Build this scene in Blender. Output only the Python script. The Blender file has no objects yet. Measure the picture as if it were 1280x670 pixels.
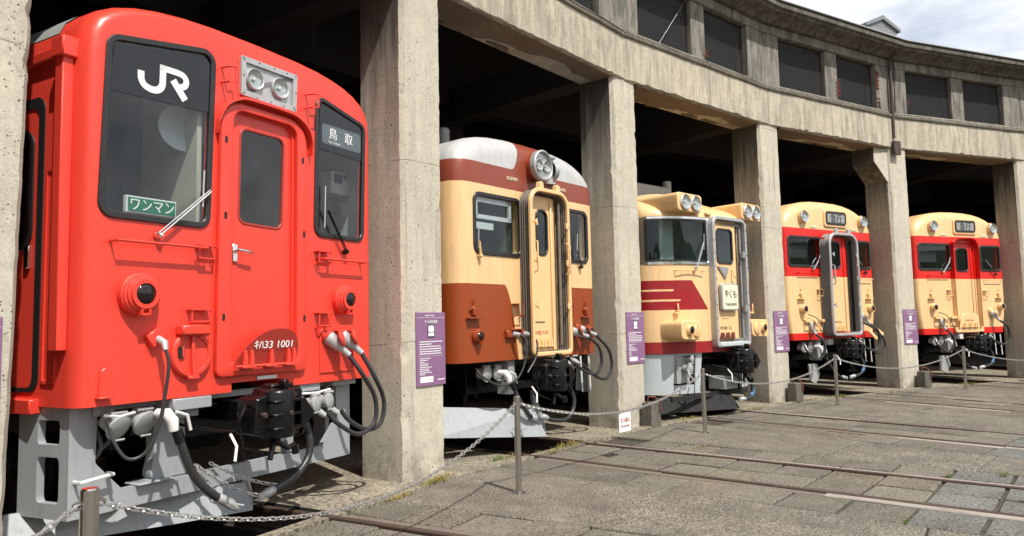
import bpy, bmesh, math, random
from mathutils import Vector, Matrix
random.seed(11)
SC = bpy.context.scene
COL = SC.collection
PI = math.pi
rad = math.radians

# ------------------------------------------------------------------ camera
cam_d = bpy.data.cameras.new('camera')
cam = bpy.data.objects.new('camera', cam_d)
COL.objects.link(cam)
_R = Vector((0.5680589, -0.8227077, -0.0214735))
_U = Vector((-0.0519964, -0.0619178, 0.9967259))
_F = Vector((0.8213437, 0.5650825, 0.0779508))
cam.matrix_world = Matrix(((_R.x, _U.x, -_F.x, -5.6368), (_R.y, _U.y, -_F.y, 19.7369),
                           (_R.z, _U.z, -_F.z, 1.5266), (0, 0, 0, 1)))
cam_d.sensor_width = 36.0
cam_d.lens = 903.9 / 1280 * 36.0
cam_d.clip_start = 0.05
cam_d.clip_end = 8000
SC.camera = cam

# ------------------------------------------------------------------ sky, sun, exposure
SUN = Vector((-0.20, -0.52, 0.86)).normalized()
world = bpy.data.worlds.new('World')
SC.world = world
world.use_nodes = True
wn, wl = world.node_tree.nodes, world.node_tree.links
wn.clear()
sky = wn.new('ShaderNodeTexSky')
sky.sky_type = 'NISHITA'
sky.sun_disc = False
sky.sun_elevation = math.asin(SUN.z)
sky.sun_rotation = math.atan2(SUN.x, SUN.y)
sky.dust_density = 2.0
wtc = wn.new('ShaderNodeTexCoord')
wmap = wn.new('ShaderNodeMapping')
wmap.inputs['Scale'].default_value = (1.0, 1.0, 2.6)
wl.new(wtc.outputs['Generated'], wmap.inputs['Vector'])
cn = wn.new('ShaderNodeTexNoise')
cn.inputs['Scale'].default_value = 2.6
cn.inputs['Detail'].default_value = 9
cn.inputs['Roughness'].default_value = 0.56
wl.new(wmap.outputs['Vector'], cn.inputs['Vector'])
cr = wn.new('ShaderNodeValToRGB')
cr.color_ramp.elements[0].position = 0.36
cr.color_ramp.elements[0].color = (0.25, 0.25, 0.25, 1)
cr.color_ramp.elements[1].position = 0.54
cr.color_ramp.elements[1].color = (0.93, 0.93, 0.93, 1)
wl.new(cn.outputs['Fac'], cr.inputs['Fac'])
cn2 = wn.new('ShaderNodeTexNoise')
cn2.inputs['Scale'].default_value = 3.4
cn2.inputs['Detail'].default_value = 6
wl.new(wmap.outputs['Vector'], cn2.inputs['Vector'])
cr2 = wn.new('ShaderNodeValToRGB')
cr2.color_ramp.elements[0].position = 0.35
cr2.color_ramp.elements[0].color = (6.6, 6.8, 7.1, 1)
cr2.color_ramp.elements[1].position = 0.62
cr2.color_ramp.elements[1].color = (9.4, 9.4, 9.4, 1)
wl.new(cn2.outputs['Fac'], cr2.inputs['Fac'])
wmix = wn.new('ShaderNodeMix')
wmix.data_type = 'RGBA'
wl.new(cr.outputs['Color'], wmix.inputs[0])
wl.new(sky.outputs['Color'], wmix.inputs[6])
wl.new(cr2.outputs['Color'], wmix.inputs[7])
bg = wn.new('ShaderNodeBackground')
bg.inputs['Strength'].default_value = 0.122
wl.new(wmix.outputs[2], bg.inputs['Color'])
wo = wn.new('ShaderNodeOutputWorld')
wl.new(bg.outputs['Background'], wo.inputs['Surface'])

sun_d = bpy.data.lights.new('sun', 'SUN')
sun_d.energy = 4.4
sun_d.angle = rad(0.55)
sun_d.color = (1.0, 0.95, 0.86)
sun = bpy.data.objects.new('sun', sun_d)
COL.objects.link(sun)
sun.location = SUN * 60
sun.rotation_euler = SUN.to_track_quat('Z', 'Y').to_euler()

vs = SC.view_settings
vs.view_transform = 'Standard'
vs.look = 'None'
vs.exposure = 0.30
vs.gamma = 1.0
vs.use_curve_mapping = False
SC.cycles.max_bounces = 8
SC.cycles.diffuse_bounces = 3
SC.cycles.transparent_max_bounces = 16
SC.cycles.caustics_reflective = False
SC.cycles.caustics_refractive = False

# ------------------------------------------------------------------ material helpers
class NT:
    def __init__(s, name):
        s.m = bpy.data.materials.new(name)
        s.m.use_nodes = True
        s.n, s.l = s.m.node_tree.nodes, s.m.node_tree.links
        s.p = s.n['Principled BSDF']
        s.out = s.n['Material Output']
    def set(s, sock, v):
        if isinstance(v, bpy.types.NodeSocket):
            s.l.new(v, sock)
        elif v is not None:
            if hasattr(sock.default_value, '__len__') and len(sock.default_value) == 4 and len(v) == 3:
                v = (*v, 1)
            sock.default_value = v
    def math(s, op, a, b=None, c=None, clamp=False):
        n = s.n.new('ShaderNodeMath'); n.operation = op; n.use_clamp = clamp
        s.set(n.inputs[0], a)
        if b is not None: s.set(n.inputs[1], b)
        if c is not None: s.set(n.inputs[2], c)
        return n.outputs[0]
    def mix(s, f, a, b, mode='MIX'):
        n = s.n.new('ShaderNodeMix'); n.data_type = 'RGBA'; n.blend_type = mode
        s.set(n.inputs[0], f); s.set(n.inputs[6], a); s.set(n.inputs[7], b)
        return n.outputs[2]
    def coord(s, kind='pos', scale=(1, 1, 1)):
        if kind == 'pos':
            v = s.n.new('ShaderNodeNewGeometry').outputs['Position']
        else:
            v = s.n.new('ShaderNodeTexCoord').outputs['Object']
        m = s.n.new('ShaderNodeMapping'); m.inputs['Scale'].default_value = scale
        s.l.new(v, m.inputs['Vector'])
        return m.outputs['Vector']
    def xyz(s, v):
        n = s.n.new('ShaderNodeSeparateXYZ'); s.l.new(v, n.inputs[0]); return n.outputs
    def noise(s, v, scale, detail=4, rough=.55, dist=0):
        n = s.n.new('ShaderNodeTexNoise'); s.l.new(v, n.inputs['Vector'])
        n.inputs['Scale'].default_value = scale; n.inputs['Detail'].default_value = detail
        n.inputs['Roughness'].default_value = rough; n.inputs['Distortion'].default_value = dist
        return n.outputs['Fac']
    def voro(s, v, scale, feat='F1'):
        n = s.n.new('ShaderNodeTexVoronoi'); n.feature = feat; s.l.new(v, n.inputs['Vector'])
        n.inputs['Scale'].default_value = scale
        return n.outputs['Distance'], n.outputs['Color'] if feat == 'F1' else None
    def ramp(s, f, a, b, lo=0.0, hi=1.0):
        n = s.n.new('ShaderNodeMapRange'); n.clamp = True
        s.set(n.inputs[0], f)
        n.inputs[1].default_value = a; n.inputs[2].default_value = b
        n.inputs[3].default_value = lo; n.inputs[4].default_value = hi
        return n.outputs[0]
    def rnd(s):
        return s.n.new('ShaderNodeObjectInfo').outputs['Random']
    def bump(s, h, strength=.3, dist=.01):
        n = s.n.new('ShaderNodeBump'); n.inputs['Strength'].default_value = strength
        n.inputs['Distance'].default_value = dist
        s.l.new(h, n.inputs['Height']); s.l.new(n.outputs[0], s.p.inputs['Normal'])
    def fin(s, col=None, rough=None, metal=None, spec=None, coat=None):
        if col is not None: s.set(s.p.inputs['Base Color'], col)
        if rough is not None: s.set(s.p.inputs['Roughness'], rough)
        if metal is not None: s.set(s.p.inputs['Metallic'], metal)
        if spec is not None: s.set(s.p.inputs['Specular IOR Level'], spec)
        if coat is not None: s.set(s.p.inputs['Coat Weight'], coat); s.p.inputs['Coat Roughness'].default_value = .12
        return s.m

def paint(name, col, rough=.36, var=.10, dirt=.25, metal=0, dcol=(.10, .075, .05), spec=.5, bmp=.06):
    t = NT(name)
    v = t.coord('obj')
    big = t.noise(v, 1.7, 5)
    c = t.mix(t.ramp(big, .3, .7, 0, var), col, tuple(x * .72 for x in col))
    st = t.noise(t.coord('obj', (9, 9, .7)), 2.2, 5, .6)
    fine = t.noise(v, 23, 5, .65)
    f = t.math('MULTIPLY', t.ramp(st, .50, .78, 0, dirt), t.ramp(fine, .3, .65))
    c = t.mix(f, c, dcol)
    chip = t.ramp(t.noise(v, 47, 3, .6), .705, .73, 0, min(1, dirt * 2.2))
    c = t.mix(chip, c, tuple(x * .35 + .02 for x in col))
    r = t.ramp(fine, .3, .75, rough - .06, rough + .14)
    t.bump(t.math('ADD', t.math('ADD', t.noise(v, 5, 3), t.math('MULTIPLY', t.noise(v, 1.6, 2), 2.0)), t.math('MULTIPLY', fine, .15)), bmp, .012)
    return t.fin(c, r, metal, spec)

def plain(name, col, rough=.5, metal=0, spec=.5, var=.25, scale=14):
    t = NT(name)
    v = t.coord('obj')
    n = t.noise(v, scale, 5)
    c = t.mix(t.ramp(n, .3, .7, 0, var), col, tuple(x * .5 for x in col))
    t.bump(t.noise(v, scale * 3, 3), .08, .005)
    return t.fin(c, t.ramp(n, .3, .7, max(.02, rough - .08), rough + .08), metal, spec)

def concrete(name, a, b, stain=(.05, .045, .04), stain_amt=.7, pits=.8, soot=None, coarse=1.0, streak=1.0, formlines=False, grime=0.0):
    t = NT(name)
    v = t.coord('pos')
    c = t.mix(t.ramp(t.noise(v, .9, 6, .6), .32, .68), a, b)
    mid = t.noise(v, 5.5 * coarse, 6, .65)
    c = t.mix(t.ramp(mid, .35, .75, 0, .45), c, tuple(x * .62 for x in a))
    st = t.noise(t.coord('pos', (7, 7, .45)), 1.4, 6, .62)
    f = t.math('MULTIPLY', t.ramp(st, .52, .74, 0, stain_amt * streak), t.ramp(t.noise(v, 1.1, 4), .38, .62))
    c = t.mix(f, c, stain)
    wh = t.math('MULTIPLY', t.ramp(t.noise(t.coord('pos', (6, 6, .5)), 1.9, 4), .62, .72, 0, .45), t.ramp(t.noise(v, 2.1, 4), .5, .65))
    c = t.mix(wh, c, tuple(min(.75, x * 1.5 + .05) for x in a))
    if grime:
        gr = t.noise(t.coord('pos', (4.5, 4.5, .9)), 1.6, 8, .68, .4)
        c = t.mix(t.ramp(gr, .44, .60, 0, grime), c, (.035, .033, .03))
        c = t.mix(t.ramp(t.noise(t.coord('pos', (14, 14, .8)), 1.5, 6, .7), .55, .64, 0, grime * .8), c, (.03, .028, .026))
    brd = t.noise(t.coord('pos', (17, 17, .22)), 1.3, 3, .5)
    c = t.mix(t.ramp(brd, .40, .66, 0, .30), c, tuple(x * .66 for x in a))
    fine = t.noise(v, 62 * coarse, 5, .75)
    c = t.mix(t.ramp(fine, .40, .70, .0, .55), c, tuple(x * .48 for x in a))
    mot = t.noise(v, 21 * coarse, 4, .7)
    c = t.mix(t.ramp(mot, .50, .72, .0, .45), c, tuple(x * .5 for x in b))
    c = t.mix(t.ramp(mot, .36, .24, .0, .40), c, tuple(min(.8, x * 1.35) for x in a))
    d, _ = t.voro(v, 34 * coarse)
    pit = t.math('MULTIPLY', t.ramp(d, .13, .26, pits, 0), t.ramp(t.noise(v, 3.3, 4, .65), .47, .60))
    d2, _ = t.voro(t.coord('pos', (1, 1, .6)), 15 * coarse)
    pit2 = t.math('MULTIPLY', t.ramp(d2, .07, .15, pits, 0), t.ramp(t.noise(v, 4.3, 3), .50, .58))
    pp = t.math('MAXIMUM', pit, pit2)
    c = t.mix(pp, c, (.085, .07, .055))
    h = t.math('SUBTRACT', t.math('ADD', t.math('MULTIPLY', fine, .35), t.math('MULTIPLY', mid, .6)), t.math('MULTIPLY', pp, .9))
    if formlines:
        z = t.xyz(v)[2]
        zz = t.math('FRACT', t.math('DIVIDE', t.math('ADD', t.math('ADD', z, t.math('MULTIPLY', t.noise(v, 1.1, 3), .10)), .47), 1.87))
        ln = t.math('MULTIPLY', t.math('LESS_THAN', zz, .006), t.ramp(t.noise(v, 2.7, 3), .42, .55))
        c = t.mix(t.math('MULTIPLY', ln, .55), c, (.12, .1, .08))
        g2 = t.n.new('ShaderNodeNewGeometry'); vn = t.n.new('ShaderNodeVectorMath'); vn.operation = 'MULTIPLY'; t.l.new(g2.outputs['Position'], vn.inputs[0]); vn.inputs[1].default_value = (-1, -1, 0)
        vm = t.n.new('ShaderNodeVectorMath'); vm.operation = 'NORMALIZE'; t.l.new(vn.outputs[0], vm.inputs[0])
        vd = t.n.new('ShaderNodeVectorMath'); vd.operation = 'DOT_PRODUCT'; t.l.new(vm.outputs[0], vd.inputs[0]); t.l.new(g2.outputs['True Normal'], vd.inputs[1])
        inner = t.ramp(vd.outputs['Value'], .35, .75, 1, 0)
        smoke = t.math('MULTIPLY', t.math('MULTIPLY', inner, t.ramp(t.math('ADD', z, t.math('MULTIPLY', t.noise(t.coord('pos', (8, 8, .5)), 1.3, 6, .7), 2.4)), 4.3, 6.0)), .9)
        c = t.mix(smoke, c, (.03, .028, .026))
        foot = t.math('MULTIPLY', t.ramp(z, .45, .0, 0, .75), t.ramp(t.noise(v, 4.2, 5, .65), .38, .62))
        c = t.mix(foot, c, (.10, .085, .065))
        h = t.math('SUBTRACT', h, t.math('MULTIPLY', ln, .5))
    t.bump(h, .5, .012)
    return t.fin(c, .88, 0, .25)

def glass(name, tint, refl=1.0):
    t = NT(name)
    t.n.remove(t.p)
    tr = t.n.new('ShaderNodeBsdfTransparent'); tr.inputs[0].default_value = (*tint, 1)
    gl = t.n.new('ShaderNodeBsdfGlossy'); gl.inputs['Roughness'].default_value = .015
    gl.inputs[0].default_value = (.95, .97, 1, 1)
    lw = t.n.new('ShaderNodeLayerWeight'); lw.inputs[0].default_value = .5
    # Schlick, the same from both sides of the sheet
    f = t.math('MULTIPLY_ADD', t.math('POWER', lw.outputs['Facing'], 5.0), .94 * refl, .042 * refl, True)
    dust = t.ramp(t.noise(t.coord('obj'), 3.0, 6, .7), .35, .75, 0, .015)
    f = t.math('ADD', f, dust, clamp=True)
    mx = t.n.new('ShaderNodeMixShader')
    t.l.new(f, mx.inputs[0]); t.l.new(tr.outputs[0], mx.inputs[1]); t.l.new(gl.outputs[0], mx.inputs[2])
    t.l.new(mx.outputs[0], t.out.inputs[0])
    return t.m

M = {}
# ------------------------------------------------------------------ mesh helpers
def smooth01(x):
    x = max(0, min(1, x)); return x * x * (3 - 2 * x)

def rpoly(pts, r, seg=5):
    """closed polygon with rounded corners; r a number or one per corner"""
    out = []
    n = len(pts)
    for i, p in enumerate(pts):
        ri = r[i] if isinstance(r, (list, tuple)) else r
        p = Vector(p).to_2d(); a = (Vector(pts[i - 1]).to_2d() - p); b = (Vector(pts[(i + 1) % n]).to_2d() - p)
        if ri <= 1e-6:
            out.append((p.x, p.y)); continue
        la, lb = a.length, b.length
        a.normalize(); b.normalize()
        ang = a.angle(b)
        d = min(ri / math.tan(ang / 2), la * .49, lb * .49)
        rr = d * math.tan(ang / 2)
        c = p + (a + b).normalized() * (rr / math.sin(ang / 2))
        s = p + a * d; e = p + b * d
        a0 = math.atan2(s.y - c.y, s.x - c.x); a1 = math.atan2(e.y - c.y, e.x - c.x)
        da = (a1 - a0 + PI) % (2 * PI) - PI
        for k in range(seg + 1):
            t = a0 + da * k / seg
            out.append((c.x + rr * math.cos(t), c.y + rr * math.sin(t)))
    return out

def rrect(x0, x1, z0, z1, r, seg=5):
    return rpoly([(x0, z0), (x1, z0), (x1, z1), (x0, z1)], r, seg)

def offset(poly, d):
    n = len(poly); out = []
    area = sum(poly[i][0] * poly[(i + 1) % n][1] - poly[(i + 1) % n][0] * poly[i][1] for i in range(n))
    sg = 1 if area > 0 else -1
    for i in range(n):
        p = Vector(poly[i]); a = Vector(poly[i - 1]); b = Vector(poly[(i + 1) % n])
        e1 = (p - a); e2 = (b - p)
        if e1.length < 1e-7: e1 = e2
        if e2.length < 1e-7: e2 = e1
        n1 = Vector((e1.y, -e1.x)).normalized(); n2 = Vector((e2.y, -e2.x)).normalized()
        m = (n1 + n2)
        m = n1 if m.length < 1e-6 else m.normalized()
        k = 1 / max(.5, m.dot(n1))
        q = p + m * d * sg * k
        out.append((q.x, q.y))
    return out

def circle(cx, cz, r, n=24, rz=None):
    rz = rz or r
    return [(cx + r * math.cos(2 * PI * i / n), cz + rz * math.sin(2 * PI * i / n)) for i in range(n)]

def catmull(pts, n=6):
    P = [Vector(p) for p in pts]
    P = [P[0] * 2 - P[1]] + P + [P[-1] * 2 - P[-2]]
    out = []
    for i in range(1, len(P) - 2):
        a, b, c, d = P[i - 1:i + 3]
        for k in range(n):
            t = k / n
            out.append(.5 * ((2 * b) + (c - a) * t + (2 * a - 5 * b + 4 * c - d) * t * t + (3 * b - a - 3 * c + d) * t ** 3))
    out.append(P[-2])
    return out

class MB:
    def __init__(s):
        s.v, s.f, s.mi = [], [], []
    def add(s, verts, faces, m=0):
        o = len(s.v)
        s.v += [tuple(x) for x in verts]
        for f in faces:
            s.f.append(tuple(i + o for i in f)); s.mi.append(m)
        return s
    def box(s, x0, x1, y0, y1, z0, z1, m=0):
        v = [(x, y, z) for z in (z0, z1) for y in (y0, y1) for x in (x0, x1)]
        return s.add(v, [(0, 2, 3, 1), (4, 5, 7, 6), (0, 1, 5, 4), (2, 6, 7, 3), (0, 4, 6, 2), (1, 3, 7, 5)], m)
    def obox(s, c, ax, ay, az, m=0):
        c, ax, ay, az = map(Vector, (c, ax, ay, az))
        v = [c + ax * i + ay * j + az * k for k in (-1, 1) for j in (-1, 1) for i in (-1, 1)]
        return s.add(v, [(0, 2, 3, 1), (4, 5, 7, 6), (0, 1, 5, 4), (2, 6, 7, 3), (0, 4, 6, 2), (1, 3, 7, 5)], m)
    def loft(s, loops, cap0=True, cap1=True, m=0, closed=True):
        n = len(loops[0]); v = [p for L in loops for p in L]; f = []
        for k in range(len(loops) - 1):
            for i in range(n if closed else n - 1):
                j = (i + 1) % n
                f.append((k * n + i, k * n + j, (k + 1) * n + j, (k + 1) * n + i))
        if cap0: f.append(tuple(range(n))[::-1])
        if cap1: f.append(tuple((len(loops) - 1) * n + i for i in range(n)))
        return s.add(v, f, m)
    def prism(s, poly, y0, y1, m=0):
        return s.loft([[(x, y0, z) for x, z in poly], [(x, y1, z) for x, z in poly]], m=m)
    def prism_z(s, poly, z0, z1, m=0):
        return s.loft([[(x, y, z0) for x, y in poly], [(x, y, z1) for x, y in poly]], m=m)
    def prism_x(s, poly, x0, x1, m=0):
        return s.loft([[(x0, y, z) for y, z in poly], [(x1, y, z) for y, z in poly]], m=m)
    def ring(s, po, pi_, y0, y1, m=0):
        L = [[(x, y0, z) for x, z in po], [(x, y0, z) for x, z in pi_], [(x, y1, z) for x, z in pi_], [(x, y1, z) for x, z in po]]
        return s.loft(L + [L[0]], False, False, m)
    def cyl(s, a, b, r0, r1=None, n=14, cap=True, m=0):
        return s.tube([a, b], [r0, r0 if r1 is None else r1], n, m, cap)
    def tube(s, path, r, n=8, m=0, cap=True):
        P = [Vector(p) for p in path]
        loops = []
        up = None
        for i, p in enumerate(P):
            d = (P[min(i + 1, len(P) - 1)] - P[max(i - 1, 0)]).normalized()
            if up is None:
                up = Vector((0, 0, 1)) if abs(d.z) < .9 else Vector((1, 0, 0))
            u = d.cross(up)
            if u.length < 1e-5: u = d.orthogonal()
            u.normalize(); w = u.cross(d).normalized(); up = w
            ri = r[i] if isinstance(r, (list, tuple)) else r
            loops.append([p + u * ri * math.cos(2 * PI * k / n) + w * ri * math.sin(2 * PI * k / n) for k in range(n)])
        return s.loft(loops, cap, cap, m)
    def lathe(s, c, axis, prof, n=24, m=0, cap0=False, cap1=False):
        """prof: (radius, distance along axis)"""
        c, d = Vector(c), Vector(axis).normalized()
        u = d.orthogonal().normalized(); w = d.cross(u)
        L = [[c + d * h + (u * math.cos(2 * PI * k / n) + w * math.sin(2 * PI * k / n)) * r for k in range(n)] for r, h in prof]
        return s.loft(L, cap0, cap1, m)
    def holed(s, poly, holes, y, m=0, reveal=0.0, yf=None):
        bm = bmesh.new(); ed = []
        for L in [poly] + holes:
            vv = [bm.verts.new((x, y, z)) for x, z in L]
            for i in range(len(vv)): ed.append(bm.edges.new((vv[i], vv[(i + 1) % len(vv)])))
        bmesh.ops.triangle_fill(bm, use_beauty=True, use_dissolve=False, edges=ed, normal=(0, -1, 0))
        bm.verts.index_update()
        s.add([v.co[:] if yf is None else (v.co.x, yf(v.co.x, v.co.z), v.co.z) for v in bm.verts], [tuple(v.index for v in f.verts) for f in bm.faces], m)
        bm.free()
        if reveal:
            for L in holes:
                s.loft([[(x, y, z) for x, z in L], [(x, y + reveal, z) for x, z in L]], False, False, m)
        return s
    def build(s, name, mats, parent=None, smooth=True, angle=38, bevel=0, kind=None, label=None, bseg=1):
        me = bpy.data.meshes.new(name)
        bm = bmesh.new()
        vv = [bm.verts.new(v) for v in s.v]
        for f, mi in zip(s.f, s.mi):
            if len(set(f)) < 3: continue
            try:
                fc = bm.faces.new([vv[i] for i in f]); fc.material_index = mi
            except ValueError:
                pass
        bmesh.ops.remove_doubles(bm, verts=bm.verts, dist=2e-5)
        bmesh.ops.recalc_face_normals(bm, faces=bm.faces)
        if bevel:
            es = [e for e in bm.edges if len(e.link_faces) == 2 and e.calc_face_angle(0) > rad(32)]
            bmesh.ops.bevel(bm, geom=es, offset=bevel, segments=bseg, profile=.6, affect='EDGES', clamp_overlap=True)
        bm.to_mesh(me); bm.free()
        if smooth:
            me.shade_smooth()
            me.set_sharp_from_angle(angle=rad(angle))
        for m in (mats if isinstance(mats, (list, tuple)) else [mats]):
            me.materials.append(M[m])
        return link(name, me, parent, kind, label)

def link(name, me, parent=None, kind=None, label=None):
    o = bpy.data.objects.new(name, me)
    COL.objects.link(o)
    if parent is not None: o.parent = parent
    if kind: o['kind'] = kind
    if label: o['label'] = label
    return o

def thing(name, label, cat, loc=(0, 0, 0), rz=0, group=None):
    o = bpy.data.objects.new(name, None)
    COL.objects.link(o)
    o.location = loc; o.rotation_euler = (0, 0, rz)
    o.empty_display_size = .2
    return tag(o, label, cat, group)

def tag(o, label, cat, group=None):
    o['label'] = label; o['category'] = cat
    if group: o['group'] = group
    return o

def text_obj(name, s, size, loc, mat, parent, extrude=.0015, rz=0, width=None, sx=1.0, shear=0.0):
    """lettering standing in the XZ plane and facing -Y; loc = centre"""
    cu = bpy.data.curves.new(name, 'FONT')
    cu.body = s; cu.size = size; cu.extrude = extrude; cu.align_x = 'CENTER'; cu.align_y = 'CENTER'; cu.shear = shear
    cu.resolution_u = 3
    to = bpy.data.objects.new(name, cu)
    COL.objects.link(to)
    dg = bpy.context.evaluated_depsgraph_get()
    me = bpy.data.meshes.new_from_object(to.evaluated_get(dg))
    bpy.data.objects.remove(to); bpy.data.curves.remove(cu)
    if len(me.vertices) == 0: return None
    xs = [v.co.x for v in me.vertices]; ys = [v.co.y for v in me.vertices]
    cx, cy = (min(xs) + max(xs)) / 2, (min(ys) + max(ys)) / 2
    k = sx if width is None else width / max(1e-6, max(xs) - min(xs))
    me.transform(Matrix.Translation((-cx, -cy, 0)))
    me.transform(Matrix.Diagonal((k, 1, 1, 1)))
    me.transform(Matrix.Rotation(PI / 2, 4, 'X'))
    if rz: me.transform(Matrix.Rotation(rz, 4, 'Z'))
    me.transform(Matrix.Translation(loc))
    me.materials.clear(); me.materials.append(M[mat])
    return link(name, me, parent)

def chain_mesh(mb, path, pitch=.036, r=.0042, w=.011, m=0):
    """real oval links, alternately turned, along a polyline"""
    P = [Vector(p) for p in path]
    pts = []; acc = 0; nxt = 0
    for a, b in zip(P, P[1:]):
        L = (b - a).length
        while nxt <= acc + L:
            pts.append((a.lerp(b, (nxt - acc) / L), (b - a).normalized())); nxt += pitch
        acc += L
    for i, (c, d) in enumerate(pts):
        u = d.cross(Vector((0, 0, 1)))
        if u.length < 1e-4: u = Vector((1, 0, 0))
        u.normalize(); w_ = u.cross(d)
        a = (u + w_).normalized() if i % 2 else (u - w_).normalized()
        hl = pitch * .72
        ring = []
        for k in range(8):
            t = 2 * PI * k / 8
            cx, cy = math.cos(t), math.sin(t)
            ring.append(c + d * (math.copysign(hl - w, cx) + cx * w if abs(cx) > .01 else 0) + a * cy * w)
        nrm = d.cross(a)
        loops = []
        for k in range(8):
            o = (ring[k] - c).normalized()
            loops.append([ring[k] + o * r * math.cos(2 * PI * q / 4) + nrm * r * math.sin(2 * PI * q / 4) for q in range(4)])
        mb.loft(loops + [loops[0]], False, False, m)

def catenary(a, b, sag, n=40):
    a, b = Vector(a), Vector(b)
    return [a.lerp(b, t / n) - Vector((0, 0, 4 * sag * (t / n) * (1 - t / n))) for t in range(n + 1)]

# ------------------------------------------------------------------ materials
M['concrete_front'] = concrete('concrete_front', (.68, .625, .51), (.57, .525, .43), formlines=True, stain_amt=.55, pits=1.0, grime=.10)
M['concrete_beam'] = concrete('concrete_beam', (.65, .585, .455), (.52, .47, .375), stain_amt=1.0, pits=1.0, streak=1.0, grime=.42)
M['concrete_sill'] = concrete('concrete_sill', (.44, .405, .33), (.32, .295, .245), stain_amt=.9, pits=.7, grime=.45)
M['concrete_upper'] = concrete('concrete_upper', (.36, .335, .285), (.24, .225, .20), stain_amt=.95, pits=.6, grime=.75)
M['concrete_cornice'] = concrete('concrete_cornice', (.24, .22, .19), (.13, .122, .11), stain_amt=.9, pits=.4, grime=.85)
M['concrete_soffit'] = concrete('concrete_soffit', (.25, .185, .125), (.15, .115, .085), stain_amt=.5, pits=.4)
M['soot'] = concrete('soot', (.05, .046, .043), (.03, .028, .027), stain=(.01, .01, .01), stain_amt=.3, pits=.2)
def ground_mat(name, a, b, speck=.5, speck_col=(.42, .38, .31), sc=1.0, rnd=.25, moss=.0, bl=(.07, .06, .05)):
    t = NT(name)
    v = t.coord('pos')
    c = t.mix(t.ramp(t.noise(v, .8, 6, .6), .32, .68), a, b)
    c = t.mix(t.ramp(t.noise(v, 3.1, 6, .75), .42, .70, 0, .7), c, bl)
    if rnd:
        r = t.rnd()
        c = t.mix(t.ramp(r, 0, 1, 0, rnd), c, tuple(x * .55 for x in a))
        c = t.mix(t.ramp(t.math('FRACT', t.math('MULTIPLY', r, 7.3)), .5, 1, 0, rnd), c, tuple(min(.6, x * 1.5) for x in b))
    f1 = t.noise(v, 52 * sc, 3, .75)
    f2 = t.noise(v, 33 * sc, 4, .8)
    patch = t.ramp(t.noise(v, 1.9, 6, .7), .40, .62, .35, 1.0)
    c = t.mix(t.math('MULTIPLY', t.ramp(f2, .47, .60, 0, .95), t.ramp(t.noise(v, 1.1, 4), .3, .6, .6, 1)), c, tuple(x * .5 for x in bl))
    c = t.mix(t.math('MULTIPLY', t.ramp(f1, .51, .60), t.math('MULTIPLY', patch, speck)), c, speck_col)
    c = t.mix(t.math('MULTIPLY', t.ramp(t.noise(v, 2.7, 6, .75), .60, .70, 0, .5), speck), c, speck_col)
    if moss:
        c = t.mix(t.math('MULTIPLY', t.ramp(t.noise(v, 1.6, 5), .5, .7), moss), c, (.075, .085, .03))
    t.bump(t.math('ADD', f1, t.math('MULTIPLY', f2, 1.5)), .55, .008)
    return t.fin(c, .92, 0, .2)
M['dirt'] = ground_mat('dirt', (.075, .06, .042), (.05, .042, .03), .3, rnd=0)
M['aggregate'] = ground_mat('aggregate', (.180, .164, .138), (.150, .137, .116), .95, (.43, .385, .315), 1.25, .10, bl=(.05, .043, .035))
M['slab'] = ground_mat('slab', (.205, .187, .155), (.168, .153, .128), .6, (.35, .32, .26), 1.5, .55, .10, bl=(.055, .047, .038))
M['slab_blue'] = ground_mat('slab_blue', (.19, .193, .18), (.15, .152, .142), .4, (.33, .34, .33), 1.0, .3)
M['slab_warm'] = ground_mat('slab_warm', (.22, .193, .146), (.18, .16, .125), .4, (.38, .34, .27), 1.0, .2)
M['shed_floor'] = ground_mat('shed_floor', (.38, .335, .255), (.30, .265, .20), .35, (.42, .38, .3), .7, 0)
M['kerb'] = ground_mat('kerb', (.34, .30, .225), (.27, .24, .18), .4, (.45, .41, .33), .8, .3)
M['far_ground'] = ground_mat('far_ground', (.19, .17, .135), (.15, .135, .11), .5, rnd=0)
def wood(name, a, b):
    t = NT(name); v = t.coord('obj', (22, 1.2, 22))
    n = t.noise(v, 2.5, 6, .65)
    c = t.mix(t.ramp(n, .3, .7), a, b)
    c = t.mix(t.ramp(t.noise(t.coord('obj'), 5, 5), .5, .75, 0, .6), c, (.16, .12, .10))
    t.bump(n, .5, .01)
    return t.fin(c, .85, 0, .2)
M['timber'] = wood('timber', (.38, .345, .31), (.23, .195, .17))
M['timber_red'] = wood('timber_red', (.19, .16, .135), (.13, .108, .09))
def rust(name, a, b, metal=.4, rough=.6):
    t = NT(name); v = t.coord('pos')
    n = t.noise(v, 9, 6, .7)
    c = t.mix(t.ramp(n, .35, .65), a, b)
    t.bump(t.noise(v, 60, 4), .3, .004)
    return t.fin(c, t.ramp(n, .3, .7, rough - .15, rough + .2), metal)
M['rail_rust'] = rust('rail_rust', (.13, .055, .032), (.075, .035, .024), .2, .75)
M['rail_head'] = rust('rail_head', (.105, .068, .055), (.065, .042, .035), .35, .55)
M['red_iron'] = rust('red_iron', (.20, .05, .032), (.12, .035, .025), .0, .8)
M['dark_iron'] = rust('dark_iron', (.035, .03, .03), (.06, .04, .032), .3, .6)
M['brown_iron'] = rust('brown_iron', (.085, .06, .05), (.055, .042, .036), .2, .75)
M['t_red'] = paint('t_red', (.76, .058, .036), .32, .14, .24, dcol=(.26, .03, .02), bmp=.13)
M['t_darkred_shade'] = paint('t_darkred_shade', (.36, .032, .022), .4, .1, .15, dcol=(.15, .02, .015))  # body red darkened to carry the gangway plate's shade; also door window frame
M['cream'] = paint('cream', (.81, .53, .26), .36, .08, .25)
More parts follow.
